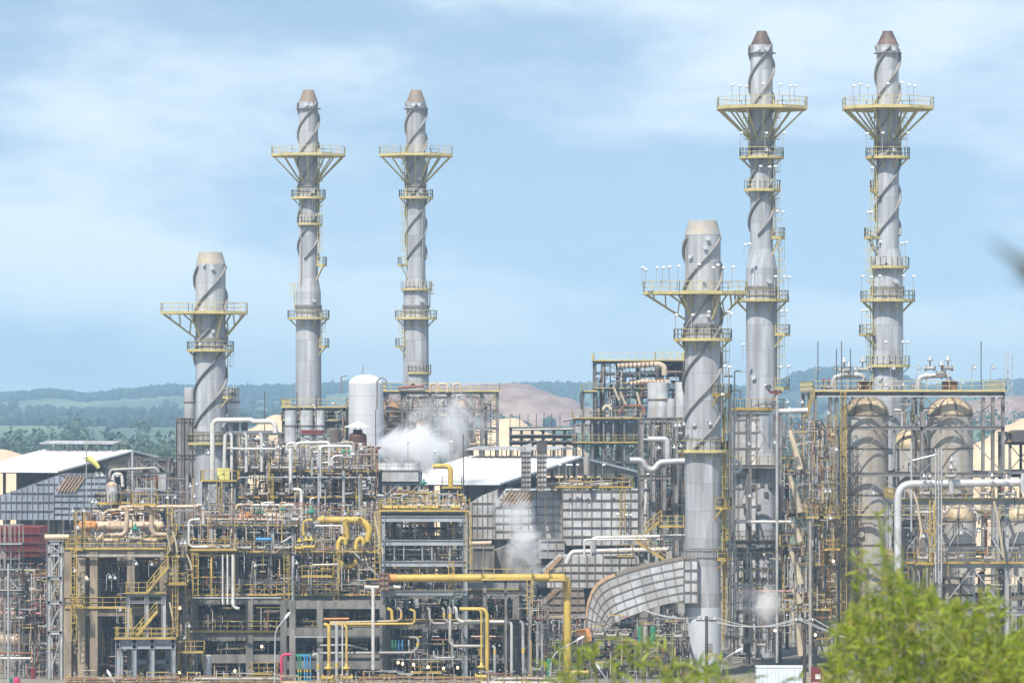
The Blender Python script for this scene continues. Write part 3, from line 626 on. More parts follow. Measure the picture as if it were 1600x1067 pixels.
vessel_v(1423, 28, 668, 700, 1020, 532.5, SL + 'shorter one showing between the two front silos', 'silo', 'silo_dome', 'silo', 'silo', bands=(701, 740, 780, 820), ribs=8)
for x, nm in ((1300, 'over the front silo nearer the broad chimney'), (1433, 'over the front silo nearer the lattice mast')):
    pipe([(x + 2, 614), (x + 2, 588), (x + 42, 586), (x + 50, 588), (x + 50, 600)], 8.5, 'silver', 524, 'fat silver overhead elbow pipe ' + nm, 'overhead_pipe', fl=((1, .3), (1, .9)))
    c = P(x + 51, 610, 524); t = T('nozzle_box', 'brown nozzle box on the top deck ' + nm, 'box', c); MB().box(c + Vector((-.85, -.7, -.1)), c + Vector((.85, .7, .95))).build('body', 'rust', t)
    MB().box(c + Vector((-.95, -.8, .95)), c + Vector((.95, .8, 1.05))).build('lid', 'brown', t); MB().lathe(c + Vector((0, 0, 1)), [(.5, 0), (.5, .25)], 12).build('flange', 'silver', t)
# yellow ladder shaft on the frame
for (x0, x1, yf), d in (((1247, 1287, 808), 'widest yellow access balcony beside the tan boards'), ((1280, 1313, 808), 'yellow access balcony on the ladder shaft level with the silo hoops'), ((1220, 1258, 852), 'yellow access balcony behind the tall thin grey post'),
                        ((1247, 1288, 881), 'yellow access balcony ringing the grey pipe column, upper one'), ((1287, 1313, 858), 'narrow yellow access balcony beside the thin frame column'), ((1245, 1290, 944), 'yellow access balcony ringing the grey pipe column, lower one'), ((1219, 1300, 952), 'long low yellow walkway behind the grey pipe column')):
    balcony(x0, x1, yf, 513, 3.5, d)
t = T('ladder_shaft', 'tall yellow caged ladder shaft in front of the shorter silo', 'ladder', P(1301, 1020, 516)); c = P(1301, 0, 516); MB().tube([c + Vector((0, .8, 0)) * 1, c + Vector((0, .8, 34))], .14, 6).build('guide_pipe', 'yellow', t) if 0 else None
ladder(t, (c.x, c.y), .2, -90, zz(1020, 516), zz(650, 516), 'yellow'); ladder(t, (c.x + .9, c.y), .2, -60, zz(1020, 516), zz(640, 516), 'yellow')
stair(1257, 660, 1273, 618, 516, 'steep yellow stair flight at the silo frame top corner')
stair(1290, 952, 1266, 918, 515, 'short yellow stair flight by the lower ringed balcony')
for i, (xa, ya, xb, yb) in enumerate(((1233, 670, 1250, 733), (1233, 741, 1250, 800), (1235, 811, 1250, 846), (1235, 859, 1251, 912), (1237, 918, 1250, 942), (1238, 953, 1252, 1024))):
    a, b = P(xa, ya, 512), P(xb, yb, 512); t = T('canvas_chute', 'tan canvas chute slanting beside silo frame, ' + ('topmost', 'second from top', 'third from top', 'fourth from top', 'short one above the lowest', 'lowest')[i] + ' of six', 'chute', b)
    MB().sweep([a, a.lerp(b, .5) + Vector((.1, 0, 0)), b], [.22, .36, .42], 8).build('sleeve', 'plank', t); MB().sweep([a + Vector((0, 0, -.05)), a + Vector((-.04, 0, .16))], .3, 8).build('hoop', 'steel', t)
pipe([(1214, 1035), (1214, 616)], 4.4, 'galv', 506, 'tall thin grey post capped by a red trolley beside the white clad heater', 'post', 'post')
c = P(1213, 615, 506); t = T('hoist_trolley', 'red hoist trolley on top of the tall thin grey post', 'hoist', c); MB().box(c + Vector((-.75, -.3, .03)), c + Vector((.6, .3, .3))).beam(c + Vector((-.7, 0, .2)), c + Vector((-1.1, 0, .7)), .2).build('body', 'red', t); MB().lathe(c + Vector((-.9, 0, .5)), [(.3, 0), (.3, .5)], 10).build('drum', 'steel_dark', t)
pipe([(1266, 1067), (1266, 815)], 5.5, 'grey_pipe', 512, 'grey pipe column passing through the two ringed yellow balconies', 'pipe_column', 'post')
pipe([(1205, 700), (1205, 643), (1262, 641)], 9, 'silver', 515, 'silver arch pipe from the silo frame down beside the tall thin post', fl=((1, .5),))
pipe([(1205, 690), (1208, 699), (1230, 699)], 6, 'silver', 516, 'short silver return pipe at the foot of the arch pipe')
pipe([(1150, 815), (1240, 815)], 5, 'white_pipe', 511, 'pale horizontal pipe crossing the white clad heater')
pipe([(1160, 923), (1240, 923)], 3, 'pink', 514, 'thin faded red pipe low across the front of the heater')
pipe([(1162, 950), (1215, 948)], 3, 'white_pipe', 512, 'thin pale pipe above the low steam puff')
# heaters under the right twin stacks
for cx, hw, lab in ((1183, 36, 'big white clad cylindrical heater under the tallest stack beside the broad chimney'),):
    Y = 546; t = vessel_v(cx, hw, 640, 640.5, 1020, Y, lab, 'clad', 'clad', 'cylindrical_heater', 'heater', n=18)
    c = P(cx, 0, Y); c3 = Vector((c.x, Y, 0)); r = mm(hw, Y)
    ring(t, c3, zz(638, Y), .4, mm(44, Y), my='yellow'); ring(t, c3, zz(727, Y), r, r + 1.5, my='yellow', nb=12); ring(t, c3, zz(851, Y), r, r + 1.2, my='steel', nb=12)
    for yy in (655, 675, 700, 745, 762, 790, 812): MB().lathe((c.x, Y, 0), [(r, zz(yy, Y) - .1), (r + .12, zz(yy, Y) - .1), (r + .12, zz(yy, Y) + .1), (r, zz(yy, Y) + .1)], 18, smooth=False, cap=False).build('hoop', 'rib', t)
    for i in range(14):
        w = 2 * math.pi * (i + .3) / 14; MB().beam((c.x + (r + .04) * math.cos(w), Y + (r + .04) * math.sin(w), 0), (c.x + (r + .04) * math.cos(w), Y + (r + .04) * math.sin(w), zz(641, Y)), .16).build('stiffener', 'rib', t)
    for dx, dy in ((-20, 757), (-6, 760), (8, 757), (20, 757), (-12, 770), (14, 772), (-20, 790), (2, 792)): p = P(cx + dx, dy, Y - r - .1); MB().box(p - Vector((.25, .1, .3)), p + Vector((.25, .3, .3))).build('peep_door', 'steel_dark', t)
frame('heater_frame', 'grey steel frame with cross braces in front of the white clad heater', 'steel frame', [1143, 1172, 1219], [528, 534], [642, 727, 846, 905, 955], 'steel', cw=.36, bw=.24, bh=.32, diag=[(1, 0, 'x'), (0, 2, '/'), (1, 2, '\\'), (0, 3, 'x'), (1, 3, '^'), (0, 1, '/')], rails=(2,))
frame('heater_frame', 'grey braced steel frame behind the silos under the second tallest stack', 'steel frame', [1340, 1390, 1440], [548, 556], [615, 670, 740, 820], 'steel', diag=[(0, 0, 'x'), (1, 1, 'x')])
# manifold deck nearest the bamboo
frame('manifold_deck', 'two level steel deck with white diagonal braces behind the bamboo', 'steel frame', [1402, 1467, 1573, 1640], [502, 512.5, 516], [781, 880, 955], 'galv', cw=.45, bw=.3, bh=.5, decks=(0, 1), strip=.6, rails=(0, 1), diag=[(1, 0, '^'), (1, 1, '^'), (2, 0, '^'), (0, 0, '/'), (2, 1, '\\')], my='yellow', deckm='steel_dark')
pipe([(1403, 1040), (1403, 756), (1640, 753)], 12, 'silver', 500, 'big silver header pipe bending along the top of the manifold deck', 'header_pipe', bend=1.7, n=14, fl=((1, .35), (1, .75)))
for x in (1488, 1600): pipe([(x, 740), (x - 2, 752), (x - 1, 770)], 9, 'silver', 499, 'short fat silver branch dropping from the big header pipe ' + ('at the valve cluster' if x < 1500 else 'at the picture edge'), 'branch_pipe')
for i, x in enumerate((1462, 1466.5, 1471)): pipe([(x, 910), (x, 700)], 2.6, 'galv', 499.5, 'thin upright grey conduit in the bundle of three before the small silo', 'conduit', 'conduit', group='three conduits on the manifold deck')
for cx, d in ((1478, 'tan topped, partly behind its twin'), (1501, 'front one with a pale crown'), (1594, 'at the picture edge')):
    vessel_v(cx, 24 if cx != 1478 else 18, 787, 812, 900, 507 if cx != 1478 else 509.5, 'small domed silo on the manifold deck, ' + d, 'silo', 'silo_dome', 'silo', 'silo', bands=(813, 850), ribs=6)
pipe([(1464, 660 + 50), (1424, 655 + 65)], 4, 'silver', 505, 'slanting silver pipe above the big header pipe')
pipe([(1424, 690), (1424, 830)], 3.4, 'galv', 500, 'tall thin grey pole with a box beside the big header bend', 'post', 'post')
pipe([(1427, 768), (1433, 785), (1440, 830), (1438, 842)], 4, 'plank', 499, 'pale drooping hose by the yellow cage on the manifold deck', 'hose', 'hose')
pipe([(1553, 783), (1560, 812), (1568, 870)], 4.5, 'plank', 499, 'pale tan hose slanting down beside the thick deck column', 'hose', 'hose')
balcony(1437, 1458, 829, 500, 2.5, 'small yellow cage hanging from the manifold deck')
balcony(1430, 1458, 880, 500, 2, 'small low yellow cage behind the bamboo top')
pipe([(1565, 937), (1600, 932), (1640, 931)], 7, 'plank', 505, 'pale tan pipe end reaching in low beside the bamboo')
frame('conveyor_house', 'grey conveyor head house with dark hood before the stockpile', 'building', [1578, 1612, 1650], [560, 572], [676, 690, 735], 'steel', decks=(0, 1), diag=[(0, 1, 'x')])
c = P(1590, 676, 559); MB().box(c + Vector((-1, -.5, -.8)), c + Vector((5, 6, .6)))
setp(MB().prism([P(1582, 690, 558), P(1582, 676, 558), P(1592, 672, 558), P(1640, 672, 558), P(1640, 690, 558)], (0, 8, 0)).build('conveyor_hood', 'steel_dark'), 'dark conveyor hood on top of the grey head house', 'hood')
# poles, wires, parked things on the road beyond the bamboo
POLES = []
for x, y0, lab in ((1104, 962, 'dark wooden utility pole in front of the broad chimney foot'), (1257, 964, 'dark wooden utility pole beside the grey pipe column')):
    a = P(x, 1100, 440); b = P(x, y0, 440); t = T('utility_pole', lab, 'pole', (a.x, 440, 0)); MB().sweep([(a.x, 440, 0), b], [.2, .14], 8).build('shaft', 'pole_wood', t)
    MB().box(b + Vector((-1.0, -.08, -.5)), b + Vector((1.0, .08, -.35))).build('crossarm', 'pole_wood', t); MB().box(b + Vector((.15, -.25, -3.6)), b + Vector((.6, .2, -2.7))).build('junction_box', 'steel', t)
    for k in (-.8, -.3, .8): MB().sweep([b + Vector((k, 0, -.35)), b + Vector((k, 0, -.1))], .07, 6).build('insulator', 'white', t)
    POLES.append(b)
def wire(a, b, sag, lab, grp): setp(MB().sweep([a.lerp(b, i / 14) - Vector((0, 0, sag * 4 * (i / 14) * (1 - i / 14))) for i in range(15)], .045, 5).build('power_cable', 'wire'), lab, 'cable', grp)
for k in (-.8, -.3, .8):
    o = Vector((k, 0, -.1)); wire(POLES[0] + o, POLES[1] + o, .9, 'pale sagging cable strung between the two dark wooden poles', 'cables between the wooden poles')
    wire(POLES[1] + o, P(1430, 1020 + 4 * k, 420), .6, 'pale cable running from the second wooden pole down into the bamboo', 'cables into the bamboo'); wire(POLES[0] + o, P(1000, 950, 480), .5, 'pale cable running from the first wooden pole towards the ribbed duct', 'cables towards the duct')
c = P(1222, 1042, 460); t = T('cargo_container', 'white blue cargo container half hidden by the low bamboo', 'container', c); MB().box(c + Vector((-2.6, 0, -3)), c + Vector((2.4, 2.4, 0))).build('body', 'container_white', t)
for i in range(12): MB().box(c + Vector((-2.5 + i * .41, -.06, -2.9)), c + Vector((-2.35 + i * .41, 0, -.1))).build('corrugation', 'container_white', t)
MB().box(c + Vector((-2.65, -.08, -.02)), c + Vector((2.45, 2.45, .08))).build('roof_rim', 'white', t)
c = P(1277, 1042, 462); t = T('notice_board', 'red and white notice board beside the cargo container', 'board', c); MB().box(c + Vector((-.65, 0, -1.5)), c + Vector((.5, .06, 0))).build('panel', 'red', t); MB().box(c + Vector((-.2, -.02, -1.2)), c + Vector((.35, -.005, -.7))).build('white_patch', 'white', t)
for k in (-.55, .4): MB().box(c + Vector((k - .05, .06, -4)), c + Vector((k + .05, .12, 0))).build('leg', 'steel', t)
setp(MB().prism([(P(1120, 0, 500).x, 478, .02), (P(1700, 0, 500).x, 478, .02), (P(1700, 0, 500).x, 500, .02), (P(1120, 0, 500).x, 500, .02)], (0, 0, .14)).build('pavement', 'concrete'), kind='structure')
t = T('lattice_mast', 'thin pale lattice mast standing behind the silo frame corner', 'mast', P(1575, 0, 900) * 1 - Vector((0, 0, P(1575, 0, 900).z)))
a = P(1575, 640, 900); zt = zz(552, 900)
for dx, dy in ((-.8, -.8), (.8, -.8), (0, .8)): MB().beam((a.x + dx, 900 + dy, 0), (a.x + dx, 900 + dy, zt), .14).build('leg', 'galv', t)
mb = MB()
for i in range(26):
    z0 = zt * i / 26; z1 = zt * (i + 1) / 26; mb.beam((a.x - .8, 899.2, z0), (a.x + .8, 899.2, z1), .09).beam((a.x - .8, 899.2, z1), (a.x + .8, 899.2, z1), .08).beam((a.x + .8, 899.2, z0), (a.x, 900.8, z1), .08)
mb.build('lacing', 'galv', t)
# ================================================================ middle right: ribbed ducts, casings, shed, rear tower
def paired_duct(pairs, Y, dep, label, rows=5):
    A, B = [P(a, b, Y) for a, b, _, _ in pairs], [P(c, d, Y) for _, _, c, d in pairs]; n = len(A) - 1; t = T('flue_duct', label, 'flue duct', (A[n // 2].x, Y + dep / 2, B[0].z))
    D = Vector((0, dep, 0)); vs = []
    for a, b in zip(A, B): vs += [a, b, b + D, a + D]
    fs = [(i * 4 + j, i * 4 + (j + 1) % 4, i * 4 + 4 + (j + 1) % 4, i * 4 + 4 + j) for i in range(n) for j in range(4)] + [(3, 2, 1, 0), (n * 4, n * 4 + 1, n * 4 + 2, n * 4 + 3)]
    MB().raw(vs, fs).build('casing', 'clad', t); g = MB(); e = Vector((0, -.06, 0))
    for a, b in zip(A, B): g.beam(a + e + (a - b).normalized() * .1, b + e, .08, .09)
    for k in range(rows + 1):
        f = k / rows
        for i in range(n): g.beam(A[i].lerp(B[i], f) + e * 1.1, A[i + 1].lerp(B[i + 1], f) + e * 1.1, .1, .075)
    g.build('stiffener_grid', 'rib', t); up = lambda i: (A[i] - B[i]).normalized() * .08
    for lo, hi, m in ((0, 8, 'rib_rust'), (8, n, 'rib')):
        r = MB()
        for i in range(lo, hi + 1): r.beam(A[i] + up(i) - Vector((0, .1, 0)), A[i] + up(i) + D, .12, .16)
        for k in range(5):
            for i in range(lo, hi): q = D * (k / 4); r.beam(A[i] + up(i) * 1.2 + q, A[i + 1] + up(i + 1) * 1.2 + q, .13, .13)
        r.build('top_stiffener', m, t)
    return t
paired_duct([(917, 1012, 945, 1012), (917, 998, 944, 1000), (917, 984, 945, 988), (918, 966, 950, 981), (920, 946, 953, 978), (926, 928, 957, 975), (935, 915, 962, 972), (948, 906, 970, 968), (963, 900, 982, 963), (980, 894, 998, 957), (997, 889, 1014, 951), (1014, 885, 1030, 946), (1032, 881, 1046, 942), (1050, 877, 1061, 939), (1068, 873.5, 1074, 937), (1086, 873, 1088, 937)], 503, 5.5, 'big pale grey flue duct with ribs sloping up into the broad chimney')
ribbed([(1068, 942), (1068, 872), (1090, 872), (1090, 942)], 502.2, 6.8, 10, 18, 'narrow ribbed collar where the curved duct meets the broad chimney', name='duct_collar')
ribbed([(840, 918), (840, 900), (874, 869), (990, 868), (1019, 881), (1015, 918)], 532, 8, 13, 12, 'grey ribbed box duct lying behind the curved flue duct', slope=((843, 900), (872, 870), (880, 869), (852, 900), 3))
ribbed([(838, 966), (838, 945), (866, 920), (912, 920), (916, 966)], 530, 7, 13, 12, 'brown ribbed hopper casing beside the white steam column', m='clad_brown', slope=((842, 945), (868, 921), (874, 921), (848, 945), 3), legs=(845, 908))
ribbed([(773, 842), (773, 790), (790, 766), (878, 766), (878, 842)], 548, 14, 13, 13.5, 'pale ribbed furnace casing with a rusty sloping shoulder and two square flues', slope=((777, 790), (793, 768), (840, 768), (824, 790), 8), legs=(780, 830, 872), name='furnace_casing', cat='furnace')
ribbed([(878, 852), (878, 766), (1016, 766), (1016, 852)], 546, 14, 15, 14, 'broad pale ribbed furnace casing beneath the yellow pipe walkway', legs=(885, 950, 1010), name='furnace_casing', cat='furnace')
ribbed([(842, 872), (842, 844), (882, 844), (882, 872)], 545, 6, 14, 14, 'small plain casing under the two square flues', name='furnace_casing', cat='furnace', rm='clad')
ribbed([(705, 842), (705, 806), (752, 776), (778, 766), (778, 842)], 562, 10, 8, 18, 'grey ribbed duct sloping up beneath the steaming shed eave', rw=.12, legs=(710, 770))
for x, d, tm in ((822, 'taller pale', 'clad'), (846.5, 'dark topped', 'steel_dark')):
    t = ribbed([(x - 7.5, 767), (x - 7.5, 705), (x + 7.5, 705), (x + 7.5, 767)], 544, 1.3, 5, 8, d + ' square ribbed flue standing on the furnace casing', name='square_flue', cat='flue', rw=.1)
    w = [P(x - 8, 706, 543.8), P(x + 8, 706, 543.8)]; MB().prism([w[0], w[1], w[1] + Vector((.05, 0, 1.1)), w[0] + Vector((-.4 if tm == 'clad' else 0, 0, 1.1 if tm != 'clad' else .5))], (0, 1.6, 0)).build('cap', tm, t)
# walkway with white pipe on the casing
frame('pipe_walkway', 'low yellow railed walkway with a white pipe on the furnace casing', 'walkway', [862, 905, 945, 985], [547, 549.5], [762, 766.5], 'yellow', cw=.15, bw=.15, bh=.15, decks=(0,), rails=(0,), foot=767)
pipe([(855, 757), (955, 757)], 6, 'white_pipe', 548, 'white pipe lying along the yellow railed walkway')
balcony(965, 977, 762, 547, 2, 'little yellow box platform at the end of the casing walkway')
setp(MB().sweep([P(917, 742, 544), P(917, 718, 544), P(919, 708, 544)], [.35, .45, .3], 8).build('safety_valve', 'grey_pipe'), 'pale bottle shaped safety valve before the shed gable', 'valve')
def shed(name, label, near, apex, far, L, zlow):
    a = Vector((near[0], near[1], zlow)); b = Vector((far[0], far[1], zlow)); g = (b - a); gd = g.normalized(); ld = Vector((-gd.y, gd.x, 0)); ld = ld if ld.x < 0 else -ld
    top = apex; mid = a + g * .5; t = T(name, label, 'building', (a + b) / 2 + ld * L / 2 - Vector((0, 0, zlow)))
    def pt(u, l, z): return a + g * u + ld * l + Vector((0, 0, z - zlow))
    th = Vector((0, 0, -.25))
    for u0, u1, z0, z1 in ((-.06, .5, zlow - .3, top), (.5, 1.06, top, zlow - .3)):
        q = [pt(u0, -1, z0), pt(u1, -1, z1), pt(u1, L, z1), pt(u0, L, z0)]
        rf = MB().raw(q + [p + th for p in q], [(0, 1, 2, 3), (7, 6, 5, 4), (0, 4, 5, 1), (1, 5, 6, 2), (2, 6, 7, 3), (3, 7, 4, 0)])
        for i in range(int(L / .8)): k = (i + .5) / int(L / .8); rf.beam(q[0].lerp(q[3], k) + Vector((0, 0, .03)), q[1].lerp(q[2], k) + Vector((0, 0, .03)), .09, .1)
        for k in (.33, .66): rf.beam(q[0].lerp(q[1], k) + Vector((0, 0, .02)), q[3].lerp(q[2], k) + Vector((0, 0, .02)), .12, .07)
        rf.build('roof_slope', 'roof_white', t)
    for u0, u1, s0, s1 in ((.44, .5, 1.0, 1.35), (.5, .56, 1.35, 1.0)):
        q = [pt(u0, 1, top + s0), pt(u1, 1, top + s1), pt(u1, L - 1, top + s1), pt(u0, L - 1, top + s0)]
        MB().raw(q + [p + th * .5 for p in q], [(0, 1, 2, 3), (7, 6, 5, 4), (0, 4, 5, 1), (1, 5, 6, 2), (2, 6, 7, 3), (3, 7, 4, 0)]).build('ridge_vent', 'clad', t)
    for i in range(9):
        for u in (.445, .555): p = pt(u, 1.2 + (L - 2.4) * i / 8, top); MB().beam(p - Vector((0, 0, .2)), p + Vector((0, 0, 1.0)), .15).build('vent_post', 'steel_dark', t)
    for i in range(7):
        l = L * i / 6 if i < 6 else L
        for u in (0.02, .98): MB().ibeam(pt(u, l, 0), pt(u, l, zlow - .3), .4, .4).build('column', 'steel_dark', t)
    for k in range(7):
        u = .02 + .96 * k / 6; zt = zlow - .4 + (top - zlow) * (1 - abs(u - .5) * 2)
        MB().ibeam(pt(u, 0, 0), pt(u, 0, zt), .35, .35).build('column', 'steel', t)
    for z in (zlow - 4, zlow - 9):
        MB().beam(pt(.02, 0, z), pt(.98, 0, z), .3, .35).build('beam', 'steel', t)
    for k in range(6): u0, u1 = .02 + .96 * k / 6, .02 + .96 * (k + 1) / 6; z0, z1 = (zlow - 4, zlow - .8) if k % 2 else (zlow - .8, zlow - 4); MB().beam(pt(u0, .2, z0), pt(u1, .2, z1), .2).build('brace', 'steel', t)
    MB().beam(pt(0, -.6, zlow - .5), pt(.5, -.6, top - .35), .3, .5).beam(pt(.5, -.6, top - .35), pt(1, -.6, zlow - .5), .3, .5).build('gable_rafter', 'steel_dark', t)
    MB().beam(pt(-.05, -.8, zlow - .5), pt(-.05, L, zlow - .5), .25, .4).build('eave_beam', 'steel_dark', t)
    q = [pt(.3, L - .5, 0), pt(.95, L - .5, 0), pt(.95, L - .5, zlow), pt(.5, L - .5, top - .5), pt(.3, L - .5, top - 1)]
    MB().prism(q, ld * .2).build('rear_cladding', 'steel_dark', t); MB().prism([pt(.965, .6, 0), pt(.965, L, 0), pt(.965, L, zlow - .7), pt(.965, .6, zlow - .7)], gd * .15).build('shade_sheet', 'steel_dark', t)  # dark side sheet added so the gable opening looks shaded inside
    MB().box(pt(.2, 4, zlow - 9) - Vector((6, 6, .15)), pt(.8, L - 2, zlow - 9) + Vector((6, 6, .15))).build('inner_floor', 'steel_dark', t) if 0 else None
    return t
def xy(px, Y): return ((px - 800) / F * Y, Y)
shed('open_shed', 'open sided shed with glaring white roof in front of the tall posts', xy(784, 573), 23.7, xy(998, 640), 15, 21)
shed('open_shed', 'open sided shed with white roof and ridge vent behind the windsock', xy(94, 640), 24.1, xy(300, 672), 15, 21.6)
# tall posts and header pipes beside the broad chimney
frame('post_frame', 'row of tall grey posts carrying a top beam beside the broad chimney', 'steel frame', [1002, 1020, 1037, 1056], [528, 533], [653, 742], 'steel', cw=.55, bw=.35, bh=.5)
for cx, hw, y0, d in ((1028, 16, 598, 'widest'), (1046, 9, 624, 'shortest'), (1063, 8, 598, 'narrow tall')): vessel_v(cx, hw, y0 - 1, y0, 652, 530.5, f'plain grey bin, {d} of three standing on the tall posts', 'clad', name='storage_bin', cat='bin', manway=False, bands=(y0 + 26,) if hw > 10 else ())
pipe([(1012, 686), (1040, 686), (1043, 690), (1043, 716)], 9, 'silver', 526, 'silver bent pipe between the tall grey posts')
pipe([(984, 719), (1004, 719), (1009, 731), (1022, 735), (1030, 722), (1075, 720)], 10, 'silver', 524, 'fat silver pipe with a deep sag loop beside the tall posts', n=12, bend=1.2)
pipe([(1126, 720), (1156, 720), (1158, 737), (1142, 737)], 6, 'silver', 510, 'small silver hook pipe just beyond the broad chimney')
vessel_h(1026, 1078, 790, 14, 540, 'dark brown horizontal drum between the posts and the broad chimney', 'brown')
pipe([(925, 868), (925, 840), (1072, 837)], 6, 'white_pipe', 526, 'long white pipe running level to the broad chimney, upper one')
pipe([(913, 870), (913, 843), (1070, 842)], 3.5, 'white_pipe', 524, 'thin white pipe with a square drop just below the long white pipe')
pipe([(885, 880), (893, 862), (1045, 858)], 8, 'white_pipe', 528, 'long white pipe lying on the box duct, lower one', n=10)
pipe([(928, 842), (928, 868)], 8, 'galv', 525.5, 'short grey pipe leg below the long white pipes')
stair(995, 846, 1047, 880, 522, 'yellow stair flight descending in front of the long white pipes')
stair(1008, 833, 1034, 812, 523, 'short yellow stair flight up to the ledge by the broad chimney')
balcony(1030, 1070, 822, 522, 3, 'yellow ledge landing touching the broad chimney')
balcony(965, 990, 868, 524, 2, 'yellow box landing standing on the box duct', h=1.3)
# rear rusty tower
frame('rear_tower', 'rear steel tower with rusty lagged pipes behind the tall posts', 'steel frame', [931, 945, 968, 1000, 1036, 1069], [690, 699, 708], [564, 581, 607, 634, 655, 690, 724], 'steel', cw=.3, bw=.22, bh=.28, decks=(0, 2), rails=(0,), diag=[(1, 0, 'x'), (1, 2, '/'), (2, 1, '/'), (3, 2, '/'), (2, 3, 'x'), (4, 3, '\\')], my='yellow_pale')
frame('rear_tower', 'lower rear frame with bright yellow gallery beside the air coolers', 'steel frame', [898, 912, 925, 943, 958, 975, 1000], [684, 692], [654, 692, 720], 'steel', cw=.28, bw=.22, bh=.28, decks=(0, 1), rails=(0, 1), diag=[(0, 1, 'x'), (3, 1, 'x'), (5, 1, '/')], my='yellow')
frame('rear_tower', 'small rear gallery with pale rails jutting above the rusty pipes', 'steel frame', [912, 930], [686, 693], [612, 655], 'steel', cw=.2, bw=.2, bh=.2, decks=(0,), rails=(0,), my='yellow_pale')
balcony(1024, 1070, 562, 687, 4, 'high yellow gallery with pale rails beside the chimney strake', 'yellow_pale')
pipe([(965, 572), (1030, 569), (1038, 573), (1038, 586)], 9, 'plank', 686, 'upper rusty lagged pipe with pale bands on the rear tower', n=10); pipe([(985, 600), (1005, 596), (1046, 597)], 8, 'plank', 686, 'lower rusty lagged pipe with pale bands on the rear tower', n=10)
mbx = random.Random(3)
for o in [q for q in bpy.data.objects if q.get('label', '').endswith('bands on the rear tower')]:
    up = 'upper' in o['label']
    for i in range(9):
        x = (968 + i * 6.5) if up else (988 + i * 6); p = P(x, (572 - i * .36) if up else (599 - i * .3), 686); ORG[o.name] = Vector(o.location); MB().sweep([p, p + Vector((.22, 0, 0))], mm(9.6, 686) / 2, 10).build('lagging_band', 'rust', o)
vessel_h(1036, 1072, 578, 11, 699, 'dark red brown drum at the top of the rear tower', 'brown', hoops=3)
for x0, y0, x1, y1 in ((958, 603, 967, 625), (969, 612, 978, 634), (995, 612, 1000, 632), (943, 638, 955, 632)): pipe([(x0, y0), (x1, y1)], 4, 'plank', 684, 'stubby pale lagged drop pipe inside the rear tower', group='lagged drop pipes of the rear tower')
pipe([(968, 645), (975, 634), (1005, 634), (1007, 648)], 5, 'rust', 683, 'rusty arch pipe low in the rear tower'); pipe([(942, 640), (948, 632), (955, 640)], 5, 'plank', 683, 'small pale lagged gooseneck pipe low in the rear tower')
ribbed([(896, 676), (896, 662), (1000, 662), (1000, 676)], 696, 3, 12, 14, 'pale cladding strip panel behind the bright yellow gallery', rm='clad', name='cladding_panel', cat='panel')
pipe([(909, 640), (907, 615), (911, 610)], 3.5, 'steel_dark', 683, 'dark vent pipe with a bent head on the small rear gallery', 'vent_pipe')
# air cooler bank with lightning rods
frame('air_cooler', 'long dark air cooler bank with a row of thin rods on top', 'air cooler', [798, 815, 832, 849, 866, 883, 900], [710, 720], [668, 680, 690], 'steel_dark', cw=.4, bw=.6, bh=.5, decks=(0, 1, 2), diag=[(i, 1, 'v') for i in range(6)], my='steel', base=0)
for x in (797, 812, 825, 838, 850, 862, 875): pipe([(x, 668), (x, 646)], 1.2, 'steel_dark', 712, 'thin lightning rod standing on the dark air cooler bank', 'lightning_rod', 'rod', group='lightning rods on the air cooler', n=5)
pipe([(800, 671), (900, 670)], 3, 'white_pipe', 709, 'pale header pipe along the air cooler bank top'); pipe([(880, 657), (905, 652)], 4, 'clad', 706, 'short pale duct end above the air cooler bank')
# ================================================================ centre rear: white tank, stack bases, vents
vessel_v(571.5, 27, 585, 600, 860, 602, 'white domed tank standing between the twin slender stacks', 'tank_white', 'white', 'domed_tank', 'tank', n=36, manway=False)
pipe([(589, 640), (589, 596), (595, 590), (603, 592), (603, 604)], 2.6, 'steel', 598, 'thin dark bent vent pipe at the white domed tank shoulder', 'vent_pipe'); pipe([(567, 586), (567, 571)], 1.5, 'steel', 602, 'thin rod on top of the white domed tank', 'lightning_rod', 'rod')
pipe([(590, 596), (590, 690)], 2, 'galv', 599, 'thin upright pipe down the side of the white domed tank')
frame('stack_base_frame', 'weathered steel frame round the foot of the slender stack beside the tank', 'steel frame', [598, 628, 672, 700, 752, 777], [630, 642, 655], [612, 640, 668, 700], 'steel', cw=.36, bw=.24, bh=.3, decks=(0,), strip=.4, rails=(0,), diag=[(0, 0, '/'), (3, 1, 'v'), (4, 0, 'x'), (4, 1, '/'), (2, 1, '\\')], my='yellow_pale')
vessel_v(610, 22, 625, 650, 900, 633.5, 'dark brown domed silo half hidden by the white tank', 'dark_vessel', 'silo_brown', 'silo', 'silo', ribs=6, bands=(651,))
vessel_v(720, 20, 624, 648, 900, 633.5, 'dark brown domed silo wrapped in drifting steam', 'dark_vessel', 'silo_brown', 'silo', 'silo', ribs=6, bands=(649,))
vessel_v(660, 17, 655, 672, 900, 652, 'lower dark brown silo behind the steam between the two domed ones', 'silo_brown', 'silo_brown', 'silo', 'silo', ribs=6)
for x, w in ((685, 14), (708, 12), (672, 10)): pipe([(x, 613), (x, 600), (x + w, 599), (x + w, 613)], 4, 'tan', 628, 'small tan hoop pipe on the stack base deck among the rails', group='hoop pipes on the stack base deck')
pipe([(622, 606), (662, 603)], 4.5, 'rust', 629, 'rusty pipe lying behind the rail at the second slender stack')
pipe([(533, 614), (533, 588), (543, 587)], 2, 'steel', 640, 'thin bent mast pipe left of the white domed tank top'); pipe([(640, 606), (645, 598), (650, 606)], 4, 'brown', 632, 'small dark hump pipe at the second slender stack foot')
